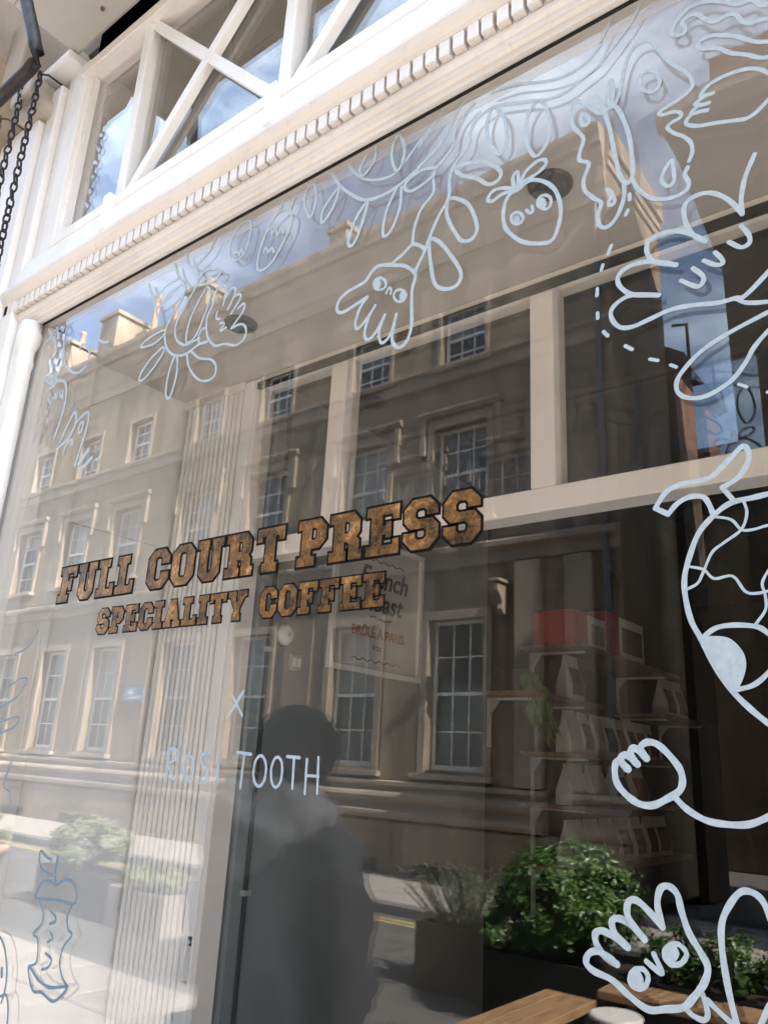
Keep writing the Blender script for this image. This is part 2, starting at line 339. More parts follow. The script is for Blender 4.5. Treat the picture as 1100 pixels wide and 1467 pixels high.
mould('cornice', [(0, 10.1), (.04, 10.1), (.04, 10.32), (.07, 10.40), (.07, 10.7), (.12, 10.86), (.13, 11.02), (.20, 11.06), (.20, 11.20), (.23, 11.30), (.23, 11.42), (-.3, 11.48), (-.3, 11.0), (0, 11.0)])
MB().prism_x([(-W + .2, 11.43), (-W - 1.2, 11.6), (-W - 2.3, 11.43), (-W - 2.3, 11.2), (-W - .2, 11.2)], ax0, ax1 - .05).build('roof', 'slate', terr)
# side cornice along the lane
for k_, (z0, z1, o) in enumerate(((10.72, 10.86, .04), (10.87, 11.04, .07), (11.05, 11.44, .12))):
    B(ax1 + .002, ax1 + o, -W - 2.28, -W - .01, z0, z1).build('side_cornice', 'stone_trim', terr, .01)
# pilasters and piers
for c in (-7.45, -9.7, -11.95, -14.25, -16.55, -18.7, -20.85):
    B(c - .33, c + .33, -W, -W + .03, 1.382, 4.478).build('pier', 'stone', terr, .006)
for x0, x1 in ((-5.45, -5.05), (-4.68, -4.28)):
    B(x0, x1, -W, -W + .11, 1.385, 4.47).build('pilaster', 'stone_trim', terr, .008)
# vents in the plinth
for x in (-8.1, -6.55, -15.6, -18.0):
    B(x - .45, x + .45, -W + .161, -W + .166, .13, .30).build('vent', 'black', terr)
# windows
def sash_mesh(w, h, nx, nz):
    mb = MB(); t = .055
    mb.box(-w / 2, -w / 2 + t, -.05, 0, 0, h).box(w / 2 - t, w / 2, -.05, 0, 0, h)
    mb.box(-w / 2 + t, w / 2 - t, -.05, 0, 0, t * 1.3).box(-w / 2 + t, w / 2 - t, -.05, 0, h - t, h)
    mb.box(-w / 2 + t, w / 2 - t, -.055, .012, h / 2 - .025, h / 2 + .025)
    for i in range(1, nx):
        x = -w / 2 + t + (w - 2 * t) * i / nx; mb.box(x - .011, x + .011, -.04, -.006, t * 1.3, h - t)
    for k in range(1, nz):
        if k * 2 == nz: continue
        z = h * k / nz; mb.box(-w / 2 + t, w / 2 - t, -.038, -.008, z - .011, z + .011)
    return mb
def make_window(c, row, first):
    a, b, w = rows_[row]; h = b - a; nx, nz = (3, 4)
    p = Vector((c, -W, a))
    if first.get(row) is None:
        mb = MB(); e = .13 if row < 2 else .08; o = .035 if row < 2 else .02
        mb.box(-w / 2 - e, -w / 2, -.002, o, -.05, h + e).box(w / 2, w / 2 + e, -.002, o, -.05, h + e).box(-w / 2, w / 2, -.002, o, h, h + e)
        if row == 1:                                     # label hood with dropped ends
            mb.prism_x([(0, h + .20), (.06, h + .21), (.11, h + .26), (.11, h + .31), (0, h + .33)], -w / 2 - .30, w / 2 + .30)
            mb.box(-w / 2 - .26, -w / 2 - .16, -.002, .07, h - .45, h + .202).box(w / 2 + .16, w / 2 + .26, -.002, .07, h - .45, h + .202)
        arch = mb.build('window', 'stone_trim', None, .006, origin=(0, 0, 0)); arch.parent = terr; arch.location = p - wloc(terr)
        s = sash_mesh(w - .004, h - .004, nx, nz).build('sash', 'sash', None, origin=(0, 0, 0)); s.parent = arch; s.location = (0, -.16, .002)
        sl = MB().box(-w / 2 - .2, w / 2 + .2, -.15, .13, -.13, -.052).build('sill', 'stone_trim', None, .008, origin=(0, 0, 0)); sl.parent = arch
        t = .055; pw = (w - 2 * t) / nx - .02; ph = h / nz - .028
        pn = MB().box(-pw / 2 - .012, pw / 2 + .012, -.003, .003, -ph / 2 - .014, ph / 2 + .014).build('pane', 'pane', None, origin=(0, 0, 0)); pn.parent = arch
        pl = []
        for i in range(nx):
            for k in range(nz): pl.append((-w / 2 + t + (w - 2 * t) * (i + .5) / nx, -.183, h * (k + .5) / nz))
        pn.location = pl[0]; first[row] = (arch, s, sl, pn, pl); panes = [pn]
        for q in pl[1:]: panes.append(copy_to(pn, arch, q))
    else:
        arch0, s, sl, pn, pl = first[row]
        arch = copy_to(arch0, terr, p - wloc(terr)); copy_to(s, arch, s.location); copy_to(sl, arch, sl.location)
        panes = [copy_to(pn, arch, q) for q in pl]
    bl_ = random.choice((0, 0, 1, 2, 2, 3))
    for i_, q in enumerate(panes):
        if i_ % 4 >= 4 - bl_:
            q.material_slots[0].link = 'OBJECT'; q.material_slots[0].material = MT['blind']
    for q in panes: q.rotation_euler = (random.uniform(-.012, .012), 0, random.uniform(-.012, .012))
first = {}
for row in range(3):
    for c in cols: make_window(c, row, first)
# chimneys
def chimney(x0, x1, y0, y1, z1, pots):
    mb = B(x0, x1, y0, y1, 11.3, z1 - .12); o = mb.build('chimney', 'stone_trim', terr, .01)
    B(x0 - .06, x1 + .06, y0 - .06, y1 + .06, z1 - .12, z1).build('coping', 'stone_trim', o, .01)
    for px_, py_, h in pots: MB().lathe((px_, py_, z1), [(.10, 0), (.11, .05), (.085, .1), (.075, h - .1), (.1, h - .05), (.085, h)], 12).build('chimney_pot', 'terracotta', o, smooth=True)
chimney(-18.45, -17.66, -W - 2.2, -W - .15, 12.95, [])
chimney(-17.3, -16.9, -W - 2.2, -W - .6, 12.3, [(-17.1, -W - .9, 1.3), (-17.1, -W - 1.5, 1.3)])
chimney(-14.75, -13.97, -W - 1.5, -W - .2, 12.5, [(-14.3, -W - .5, .35)])
chimney(-9.9, -9.44, -W - .95, -W - .1, 12.15, [])
chimney(-9.25, -8.95, -W - 1.6, -W - .9, 12.05, [])
chimney(-20.6, -20.2, -W - 1.5, -W - .3, 12.9, [(-20.4, -W - .7, .5)])
# gutter pipe and console bracket
pipe = MB().tube([(-4.08, -W + .07, .1), (-4.08, -W + .07, 10.0)], .05, 10); pipe.box(-4.15, -4.01, -W, -W + .12, 5.2, 5.26).box(-4.15, -4.01, -W, -W + .12, 8.0, 8.06).box(-4.15, -4.01, -W, -W + .12, 2.2, 2.26)
tag(pipe.build('downpipe', 'lead', origin=(-4.08, -W + .07, .1)), 'grey vertical rainwater pipe fixed to the sandstone terrace beside the lane', 'drainpipe')
cb = thing('wall_bracket', (-5.63, -W, 3.7), 'carved scroll bracket on the terrace wall beside a ground floor window', 'bracket')
MB().prism_x([(-W + .11, 3.72), (-W + .14, 3.72), (-W + .2, 3.78), (-W + .16, 3.86), (-W + .22, 3.95), (-W + .3, 4.02), (-W + .3, 4.15), (-W + .0, 4.15), (-W + .0, 3.72)], -5.68, -5.60).build('scroll', 'stone_trim', cb, .006)
B(-5.72, -5.56, -W, -W + .34, 4.152, 4.2).build('cap', 'stone_trim', cb, .006)
sg = thing('wall_sign', (-14.2, -W + .06, 2.55), 'small blue sign with white lettering on the terrace wall', 'sign')
B(-14.52, -13.88, -W + .056, -W + .08, 2.55, 2.84).build('board', 'blue', sg)
MB().prism_y([(-14.42, 2.70), (-14.36, 2.78), (-14.32, 2.73), (-14.27, 2.80), (-14.2, 2.70)], -W + .081, -W + .084).build('logo_mark', 'metalw', sg)
for i in range(6): B(-14.38 + i * .075, -14.325 + i * .075, -W + .081, -W + .084, 2.60, 2.65).build('lettering', 'metalw', sg)
# ---- lane buildings
ln = thing('lane_house', (ax1 - 1, -W - 3.2, 0), 'low shade-toned house with slate roof and brick gable down the side lane', 'building')
B(ax1 - 4, ax1 + .12, -12.05, -W - 2.32, 0, 6.9).build('wall', 'stone_shaded', ln); B(ax1 - 4, ax1 + .12, -12.05, -W - 2.32, 6.9, 8.3).build('brick_storey', 'brick', ln)
MB().prism_y([(ax1 - 4, 8.3), (ax1 + .3, 8.3), (ax1 + .3, 8.42), (ax1 - 1.9, 9.9), (ax1 - 4, 9.0)], -12.15, -W - 2.33).build('roof', 'slate', ln)
MB().tube([(ax1 + .34, -11.2, 8.3), (ax1 + .34, -11.2, 9.0), (ax1 + .1, -11.2, 9.05)], .03, 8).build('vent_pipe', 'iron', ln)
fr_ = thing('far_building', (-2, -17, 0), 'plain stone building closing the far end of the side lane', 'building')
B(-9, 6, -20, -16, 0, 8.5).build('wall', 'stone_shaded', fr_)
MB().prism_x([(-15.8, 8.5), (-15.8, 8.6), (-18, 8.7), (-20.2, 8.6), (-20.2, 8.5)], -9.2, 6.2).build('roof', 'slate', fr_)
# ---- corner building on the other side of the lane
cbd = thing('corner_building', (1, -W, PAVZ), 'shade-toned sandstone corner building beyond the lane with corbelled upper corner', 'building')
yb = -W + .55; kb = (9.85 - .55) / 9.85; zb_ = lambda z: 1.6 + (z - 1.6) * kb
h2 = [(c - .5, c + .5, a, b) for a, b in ((1.4, 3.4), (4.9, 6.7)) for c in (-1.25, .9)]
wall_with_holes(MB(), -2.33 * kb, 4.0, PAVZ, zb_(8.15), yb - .4, yb, h2).build('wall', 'stone_shaded', cbd)
B(-2.33 * kb, 4.0, yb - 2.5, yb - .8, PAVZ, zb_(8.15)).build('wall', 'stone_shaded', cbd)
MB().prism_y([(-2.33 * kb, zb_(8.151)), (4.0, zb_(8.151)), (4.0, zb_(11.0)), (-2.98 * kb, zb_(11.0))], yb - 2.5, yb).build('upper_storey', 'stone_shaded', cbd)
MB().prism_x([(yb, zb_(10.8)), (yb + .08, zb_(10.9)), (yb + .12, zb_(11.0)), (yb + .12, zb_(11.16)), (yb - .3, zb_(11.2)), (yb - 2.7, zb_(11.2)), (yb - 2.7, zb_(11.0)), (yb - .01, zb_(11.001))], -3.05 * kb, 4.05).build('cornice', 'stone_trim', cbd)
MB().prism_x([(yb - .15, zb_(11.2)), (yb - 1.3, zb_(11.2) + 1.5), (yb - 2.5, zb_(11.2))], -2.98 * kb, 4.0).build('roof', 'slate', cbd)  # pitched roof added to throw shade on the terrace's lane wall
B(-2.25, -1.0, yb - 1.2, yb - .5, zb_(11.21), zb_(12.35)).build('chimney', 'brick', cbd)
for a, b in ((1.4, 3.4), (4.9, 6.7)):
    for c in (-1.25, .9):
        w_ = B(c - .5, c + .5, yb - .2, yb - .19, a, b).build('window', 'pane', cbd)
        s = sash_mesh(.996, b - a, 3, 4); s.v = [(x + c, y + yb - .13, z + a) for x, y, z in s.v]; s.build('sash', 'sash', w_)
nbd = thing('added_shade_building', (8, -W, PAVZ), 'unseen sandstone building added to shade the corner building', 'building')  # added out of view, set forward so its shadow covers the corner building
B(4.06, 16, -W - 3, -W + 2.0, PAVZ, 12.5).build('wall', 'stone', nbd)
B(3.9, 16.1, -W - 3.1, -W + 2.15, 12.501, 12.9).build('cornice', 'stone_trim', nbd)

# ================================================================ THE SHOP
GT = 2.95                                   # underside of cornice, top of the big pane
GX0, GX1 = -2.40, 1.15
shop = thing('shopfront', (-.6, 0, PAVZ), 'white painted shopfront with dentil cornice, cross-braced transom lights and huge plate window', 'shopfront')
# upper floors of the shop's own building
B(-14, 9, .062, 6.5, 4.32, 8.9).build('upper_wall', 'stone', shop)
B(-14.2, 9.2, -.1, 6.6, 8.9, 9.2).build('upper_cornice', 'stone_trim', shop)
# main pane
pane = B(GX0, GX1, 0.0, .012, .62, GT + .004).build('window_pane', 'glass', shop)
B(GX0, GX1, -.06, .10, PAVZ, .60).build('stall_riser', 'white', shop, .006)
B(GX0 - .04, GX1 + .04, -.10, .12, .60, .64).build('sill', 'white', shop, .006)
# slender colonnette at the left edge of the pane
cl = MB().lathe((-2.432, -.025, .64), [(.036, 0), (.036, .05), (.026, .07), (.026, 2.14), (.030, 2.15), (.030, 2.165), (.026, 2.175), (.026, 2.205), (.034, 2.225), (.040, 2.25), (.040, 2.268), (.034, 2.28), (.034, GT - .64 - .002)], 20)
cl.build('colonnette', 'white', shop, smooth=True)
B(-2.4605, -2.401, .014, .1, .64, GT).build('window_jamb', 'white', shop)
cl2 = MB().lathe((1.185, -.025, .64), [(.036, 0), (.026, .07), (.026, 2.2), (.040, 2.25), (.034, 2.309)], 16); cl2.build('colonnette', 'white', shop, smooth=True)
# pilaster and jambs to the left, stepped mouldings
for x0, x1, y, z1 in ((-2.52, -2.462, -.035, 4.04), (-2.60, -2.522, -.060, 4.0), (-2.68, -2.602, -.085, 3.86), (-2.80, -2.682, -.055, 3.86), (-3.05, -2.802, -.03, 4.0), (-3.4, -3.052, .0, 4.2)):
    B(x0, x1, y, .25, PAVZ, z1).build('pilaster', 'white', shop, .006)
for x0, x1, y, z0, z1, m in ((-2.63, -2.43, -.10, 4.0405, 4.085, 'white'), (-2.70, -2.56, -.12, 3.862, 3.93, 'grime'), (-2.73, -2.585, -.15, 3.931, 4.02, 'grime'), (-2.78, -2.633, -.18, 4.0205, 4.32, 'stone_trim')):
    B(x0, x1, y, .2, z0, z1).build('capital', m, shop, .008)
MB().prism_x([(.1, 4.0), (-.08, 4.0), (-.10, 4.06), (-.14, 4.08), (-.15, 4.14), (-.22, 4.18), (-.26, 4.24), (-.26, 4.30), (-.34, 4.36), (-.36, 4.46), (.1, 4.5)], -9, -2.782).build('entablature', 'stone_trim', shop, .006)
B(-9, -3.402, .0, .25, PAVZ, 4.0).build('side_wall', 'white', shop)
B(1.22, 9, -.03, .25, PAVZ, 4.3).build('pilaster', 'white', shop)
# cornice: bottom soffit, stepped; dentils
cx0, cx1 = -2.60, 2.4
prof = [(.05, GT + .002), (-.010, GT + .002), (-.012, GT - .004), (-.022, GT - .004), (-.024, GT + .014), (-.030, GT + .020), (-.036, GT + .020), (-.038, GT + .034), (-.046, GT + .040), (-.046, GT + .052),
        (-.040, GT + .056), (-.040, GT + .100), (-.058, GT + .104), (-.062, GT + .112), (-.072, GT + .122), (-.078, GT + .138), (-.078, GT + .148), (-.062, GT + .152), (-.05, GT + .25), (.05, GT + .25)]
cornice = MB().prism_x(prof, cx0, cx1).build('cornice', 'cornice', shop)
dn0 = None
for i in range(144):
    x = cx0 + .010 + i * .0345
    if dn0 is None: dn0 = B(x, x + .0265, -.060, -.0395, GT + .059, GT + .1005).build('dentil', 'cornice', cornice, .0025)
    else: copy_to(dn0, cornice, (i * .0345 + random.uniform(-.0012, .0012), random.uniform(-.0008, .0008), random.uniform(-.001, .001)))
MB().prism_x([(-.070, GT + .1525), (-.070, GT + .158), (-.053, GT + .252), (.04, GT + .2525), (.04, GT + .1525)], cx0 + .06, cx1).build('weathering', 'white', shop)
# transom lights
tl = thing  # noqa
z0, z1 = 3.245, 3.965
tw = MB().box(-2.37, 2.4, -.055, .03, 3.203, z0).build('transom_rail', 'white', shop, .004)
B(-2.40, 2.4, -.055, .03, z1, z1 + .045).build('transom_rail', 'cornice', shop, .004)
B(-2.461, -2.371, -.045, .2, 3.05, 4.04).build('transom_jamb', 'white', shop, .005)
B(-2.371, -2.352, -.02, .03, z0, z1).build('transom_jamb', 'white', shop)
mull = [-2.005, -1.277, -.549, .179, .907, 1.635]
for i, m_ in enumerate(mull):
    B(m_ - .021, m_ + .021, -.036, .02, z0 - .001, z1 + .001).build('transom_mullion', 'white', shop, .004)
    B(m_ - .018, m_ + .018, -.074, -.02, 3.115, 3.2449).build('transom_foot', 'white', shop, .004)
for i in range(len(mull) - 1):
    a, b = mull[i] + .02, mull[i + 1] - .02
    MB().bar((a, -.017, z0), (b, -.017, z1), .036, .030, up=(0, 1, 0)).build('cross_brace', 'white', shop, .003)
    c_ = Vector(((a + b) / 2, -.017, (z0 + z1) / 2)); d_ = Vector((b - a, 0, z0 - z1)); 
    MB().bar((a, -.0155, z1), tuple(c_ - d_ * .019 + Vector((0, .0015, 0))), .036, .027, up=(0, 1, 0)).bar(tuple(c_ + d_ * .019 + Vector((0, .0015, 0))), (b, -.0155, z0), .036, .027, up=(0, 1, 0)).build('cross_brace', 'white', shop, .003)
xs = [-2.352] + mull + [2.4]
for i in range(len(xs) - 1):
    tp = B(xs[i] + (.0 if i == 0 else .021), xs[i + 1] - .021, .0, .008, z0, z1).build('transom_pane', 'tglass', shop)
B(-2.46, 2.4, .5, .52, GT + .03, 4.3).build('dark_backing', 'dark_in', shop)
B(-2.46, 2.4, .02, .06, 4.012, 4.40).build('dark_backing', 'recess_shade', shop)  # near-black sheet painted in for the shade of the gap under the housing
# awning housing above
aw = thing('awning_box', (-.3, -.2, 4.09), 'grey painted flat awning housing projecting above the transom lights', 'awning')
MB().prism_z([(-2.45, -.055), (-2.45, -.31), (2.4, -.31), (2.4, -.055)], 4.09, 4.36).build('housing', 'soffit_paint', aw, .012)
B(-1.97, -1.93, -.0545, -.02, 4.06, 4.12).build('end_plate', 'soffit_paint', aw, .004)
B(-2.452, 2.4, -.345, -.311, 4.10, 4.34).build('front_rail', 'soffit_paint', aw, .006)
for i, x in enumerate((-2.19, -2.05)): MB().lathe((x, -.12, 4.084), [(.008, 0), (.008, .006)], 8).build('screw', 'rust', aw)
# hooked awning arm
arm = MB().tube([(-2.33, -.385, 4.32), (-2.30, -.37, 4.10), (-2.185, -.32, 3.78), (-2.17, -.315, 3.735), (-2.16, -.305, 3.70), (-2.175, -.30, 3.675), (-2.21, -.30, 3.665), (-2.60, -.30, 3.655), (-3.1, -.30, 3.65)], .021, 12)
arm.build('arm', 'iron', aw, smooth=True)
# chains
def link_mesh():
    mb = MB(); pts = []; h, w = .0205, .0115
    for t in range(13):
        a = t * 2 * math.pi / 12; pts.append((w * math.cos(a), 0, (h - .0 if math.sin(a) > 0 else -h) * 1.0 * min(1, abs(math.sin(a)) ** .8) * (1 if True else 1)))
    n = len(pts) - 1; r = .0040; k = 6
    vs = []; fs = []
    for i in range(n):
        d = (Vector(pts[(i + 1) % n]) - Vector(pts[i - 1])).normalized(); a = d.cross(Vector((0, 1, 0))).normalized(); b = Vector((0, 1, 0))
        vs += [tuple(Vector(pts[i]) + (a * math.cos(2 * math.pi * t / k) + b * math.sin(2 * math.pi * t / k)) * r) for t in range(k)]
    for i in range(n):
        for t in range(k): fs.append((i * k + t, i * k + (t + 1) % k, ((i + 1) % n) * k + (t + 1) % k, ((i + 1) % n) * k + t))
    return mb.add(vs, fs)
lk = None
for x, y, z, n, m, lb in ((-2.55, -.135, 3.99, 42, 'iron', 'black iron chain hanging closest to the window jamb'), (-2.645, -.15, 3.99, 41, 'iron', 'black iron chain, middle one of three hanging beside the pilaster'), (-2.74, -.17, 3.86, 34, 'rust', 'rusty brown chain hanging farthest from the window jamb')):
    ch = thing('chain', (x, y, z), lb, 'chain')
    L0 = link_mesh().build('link', m, None, smooth=True, origin=(0, 0, 0)); L0.parent = ch
    MB().tube([(0, 0, .01), (0, .03, .03), (0, .12, .03)], .004, 6).build('hook', m, None, origin=(0, 0, 0)).parent = ch
    for i in range(n):
        o = L0 if i == 0 else copy_to(L0, ch, (0, 0, 0))
        o.location = (.002 * math.sin(i * .3), 0, -i * .0335); o.rotation_euler = (random.uniform(-.15, .15), random.uniform(-.12, .12), (R(38) if i % 2 else R(-52)) + random.uniform(-.15, .15))

# ---------------------------------------------------------------- INTERIOR
YB = .705
struct('ceiling', B(-2.52, 1.25, .014, YB + .05, GT + .006, GT + .03), 'ceil')
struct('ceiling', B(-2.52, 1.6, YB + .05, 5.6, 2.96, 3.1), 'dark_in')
struct('wall_left', B(-2.60, -2.50, .10, YB + .06, .3, GT + .006), 'wall_in')
B(-2.4995, -2.486, .2, .62, 2.34, 2.352).build('wall_moulding', 'wall_in', bpy.data.objects['wall_left'])
struct('floor', B(-2.6, 1.6, .1, 5.6, .1, .3), 'floor_in')
struct('bounce_platform', B(-2.5, 1.15, .1005, YB - .04, .301, .60), 'ceil')  # pale block added below view to bounce light onto walls and soffit
struct('wall_right', B(1.15, 1.25, .10, 5.6, .3, GT), 'wall_in')
struct('wall_left', B(-2.14, -2.04, YB + .06, 2.28, .3, 2.96), 'grey_in')
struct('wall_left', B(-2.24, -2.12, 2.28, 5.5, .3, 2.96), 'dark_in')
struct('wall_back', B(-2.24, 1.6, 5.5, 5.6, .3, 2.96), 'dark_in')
# head of the screen and glazed screen
scr = thing('glazed_screen', (-.5, YB, .3), 'cream timber screen with glazed upper lights behind the display space', 'screen')
B(-2.06, 1.15, YB - .03, YB + .05, 2.915, GT + .005).build('head_rail', 'cream', scr, .004)
B(-2.06, 1.15, YB - .045, YB - .031, 2.90, 2.925).build('head_bead', 'black', scr)
B(-2.06, 1.15, YB - .03, YB + .05, 2.245, 2.312).build('transom_bar', 'cream', scr, .004)
for x in (-1.667, -.908, -.15, .61): B(x - .036, x + .036, YB - .028, YB + .048, 2.3125, 2.9145).build('mullion', 'cream', scr, .004)
B(-2.085, -2.062, YB - .03, YB + .05, .3, GT).build('jamb', 'cream', scr)
ms = [-2.06, -1.667, -.908, -.15, .61, 1.15]
for i in range(5): B(ms[i] + (.036 if i else 0), ms[i + 1] - (.036 if i < 4 else 0), YB + .006, YB + .012, 2.313, 2.914).build('pane', 'iglass', scr)
# fluted folding shutter
B(GX0, GX1, -.005, -.0012, GT - .006, GT + .001).build('gap_shade_strip', 'black', shop)  # black strip painted in for the dark gap between cornice and glass
fl = thing('fluted_panel', (-2.3, YB, .3), 'white vertical slatted shutter panel beside the glazed screen', 'shutter')
B(-2.499, -2.09, YB - .005, YB + .02, .3, GT + .004).build('backing', 'groove_shade', fl)
sx = [-2.478 + i * .0275 for i in range(12)]
sl0 = None
for i, x in enumerate(sx):
    if sl0 is None:
        prof_ = [(x, YB - .006), (x + .002, YB - .026), (x + .007, YB - .033), (x + .0145, YB - .033), (x + .0195, YB - .026), (x + .0215, YB - .006)]
        sl0 = MB().prism_z(prof_, .3, GT - .012).build('slat', 'slat', fl)
    else: copy_to(sl0, fl, (i * .0275, 0, 0))
B(-2.142, -2.087, YB - .034, YB - .0055, .3, GT + .0).build('stile', 'slat', fl, .004)
B(-2.499, -2.14, YB - .040, YB - .034, GT - .03, GT + .004).build('top_rail', 'cream', fl)
hd = thing('shutter_catch', (-2.085, YB - .04, 1.02), 'small white pull handle screwed to the edge of the slatted shutter', 'handle')
MB().tube([(-2.1, YB - .034, 1.055), (-2.1, YB - .05, 1.05), (-2.1, YB - .056, 1.0), (-2.1, YB - .05, .955), (-2.1, YB - .034, .95)], .007, 8).build('grip', 'metalw', hd, smooth=True)
B(-2.108, -2.092, YB - .036, YB - .0345, 1.045, 1.07).build('plate', 'iron', hd)
# downlights
for x, y, lb in ((-1.837, .371, 'round dark recessed downlight in the cream soffit above the slatted shutter'), (-.713, .351, 'round dark recessed downlight in the cream soffit beside the apple drawing')):
    dl = thing('downlight', (x, y, GT), lb, 'downlight')
    MB().lathe((x, y, GT - .004), [(.052, 0), (.054, .004), (.054, .009)], 28).build('trim', 'fascia', dl, smooth=False)
    MB().lathe((x, y, GT - .012), [(.034, 0), (.036, .004), (.036, .0079)], 24).build('lamp', 'black', dl)
# things on the grey side wall
XW = -2.04
cd = thing('conduit', (XW, .80, .3), 'thin vertical cable conduit clipped to the grey side wall', 'pipe')
MB().tube([(XW + .008, .815, .3), (XW + .008, .815, 2.94)], .008, 8).build('tube', 'steel', cd)
for z in (1.18, 1.95, 2.6): B(XW, XW + .02, .80, .83, z, z + .016).build('clip', 'plastic', cd)
bl = thing('alarm_bell', (XW, .88, 2.0), 'round white alarm bell on the grey side wall above the conduit clip', 'bell')
m_ = MB().lathe((0, 0, 0), [(.038, 0), (.038, .012), (.028, .024), (.012, .028)], 20); m_.v = [(XW + z, .89 + x, 2.02 + y) for x, y, z in m_.v]; m_.build('dome', 'metalw', bl, smooth=True)
m_ = MB().lathe((0, 0, .028), [(.008, 0), (.006, .008)], 10); m_.v = [(XW + z, .89 + x, 2.02 + y) for x, y, z in m_.v]; m_.build('knob', 'plastic', bl)
sw = thing('wall_switch', (XW, .96, 1.92), 'small square grey switch plate with two rockers under the alarm bell', 'switch')
B(XW + .0005, XW + .009, .925, .985, 1.90, 1.96).build('plate', 'plastic', sw, .003)
for y in (.937, .960): B(XW + .0092, XW + .013, y, y + .016, 1.915, 1.945).build('rocker', 'metalw', sw)
# framed poster
po = thing('framed_poster', (XW, 1.42, 1.94), 'pale framed poster with navy and red hand lettering on the grey side wall', 'poster')
y0, y1, pz0, pz1 = 1.12, 1.705, 1.935, 2.49
B(XW + .001, XW + .006, y0 + .02, y1 - .02, pz0 + .02, pz1 - .02).build('sheet', 'poster', po)
fm = MB().box(XW + .0005, XW + .02, y0, y0 + .02, pz0, pz1).box(XW + .0005, XW + .02, y1 - .02, y1, pz0, pz1).box(XW + .0005, XW + .02, y0 + .02, y1 - .02, pz0, pz0 + .02).box(XW + .0005, XW + .02, y0 + .02, y1 - .02, pz1 - .02, pz1)
fm.build('frame', 'frame', po)
def text_mesh(name, s, size, m, parent, place, shear=0, bold=0):
    cu = bpy.data.curves.new(name, 'FONT'); cu.body = s; cu.size = size; cu.shear = shear; cu.align_x = 'CENTER'; cu.extrude = .0006; cu.offset = bold
    to = bpy.data.objects.new(name, cu); col.objects.link(to)
    dg = bpy.context.evaluated_depsgraph_get(); dg.update(); me = bpy.data.meshes.new_from_object(to.evaluated_get(dg))
    bpy.data.objects.remove(to); me.transform(place); me.materials.clear()
    return put(name, me, m, parent)
def on_wall(y, z, rot=0):      # local x -> +y, local y -> +z, normal +x ; relative to poster root
    b = Matrix(((0, 0, 1, 0), (1, 0, 0, 0), (0, 1, 0, 0), (0, 0, 0, 1)))
    return Matrix.Translation(Vector((XW + .0075, y, z)) - po.location) @ b @ Matrix.Rotation(rot, 4, 'Z')
text_mesh('lettering', 'French', .115, 'navy', po, on_wall(1.44, 2.295), .25, .003)
text_mesh('lettering', 'Roast', .115, 'navy', po, on_wall(1.43, 2.195), .25, .003)
text_mesh('lettering', 'BRÛLÉ À PARIS', .052, 'redink', po, on_wall(1.42, 2.085), 0, .0015)
text_mesh('lettering', 'Vrac', .035, 'navy', po, on_wall(1.41, 2.035), .2)
MB().tube([(XW + .0075, 1.36 + i * .02, 2.165 + .004 * math.sin(i)) for i in range(8)], .005, 6).build('underline', 'navy', po)
for z in (2.405, 1.99): MB().tube([(XW + .0075, 1.26 + i * .012, z + .005 * math.sin(i * 1.4)) for i in range(27)], .0025, 5).build('wavy_rule', 'redink', po)
# shelves with brackets on the dark wall
XS = -2.12
def shelf(y0, y1, z, d, lb):
    s = thing('wall_shelf', (XS, (y0 + y1) / 2, z), lb, 'shelf')
    B(XS, XS + d, y0, y1, z - .022, z).build('board', 'shelf', s, .002)
    for y in (y0 + .12, y1 - .18):
        b = MB().box(XS + .0005, XS + .012, y, y + .028, z - .26, z - .0225).box(XS + .0125, XS + d - .04, y, y + .028, z - .034, z - .0225)
        b.prism_y([(XS + .0125, z - .035), (XS + .06, z - .035), (XS + .0125, z - .1)], y + .002, y + .026)
        b.build('bracket', 'metalw', s)
    return s
shelf(2.75, 4.25, 2.25, .36, 'timber shelf on white brackets carrying red and white boxes')
shelf(2.05 + .25, 3.1, 1.965, .32, 'short timber shelf on white brackets with one white coffee bag and trailing vine')
shelf(2.75, 4.25, 1.70, .36, 'timber shelf on white brackets holding a long row of coffee bags')
shelf(4.0, 5.0, 1.99, .34, 'small dark shelf with a pair of white coffee bags')
shelf(2.75, 4.3, 1.45, .36, 'timber shelf under the long bag row with assorted bags')
shelf(2.75, 4.3, 1.16, .36, 'lowest timber shelf with a row of dark labelled bags')
def bag_mesh(w, h, d):           # gusset bag: wide base, pinched folded top; front faces +x
    return MB().add([(0, -w / 2, 0), (d, -w / 2, 0), (d, w / 2, 0), (0, w / 2, 0),
                     (.02 * d, -w / 2 * .98, h * .35), (d * 1.0, -w / 2 * .98, h * .35), (d * 1.0, w / 2 * .98, h * .35), (.02 * d, w / 2 * .98, h * .35),
                     (d * .42, -w / 2 * .93, h * .86), (d * .6, -w / 2 * .93, h * .86), (d * .6, w / 2 * .93, h * .86), (d * .42, w / 2 * .93, h * .86),
                     (d * .45, -w / 2 * .94, h), (d * .57, -w / 2 * .94, h), (d * .57, w / 2 * .94, h), (d * .45, w / 2 * .94, h)],
                    [(0, 3, 2, 1)] + [(k + i, k + (i + 1) % 4, k + 4 + (i + 1) % 4, k + 4 + i) for k in (0, 4, 8) for i in range(4)] + [(12, 13, 14, 15)])
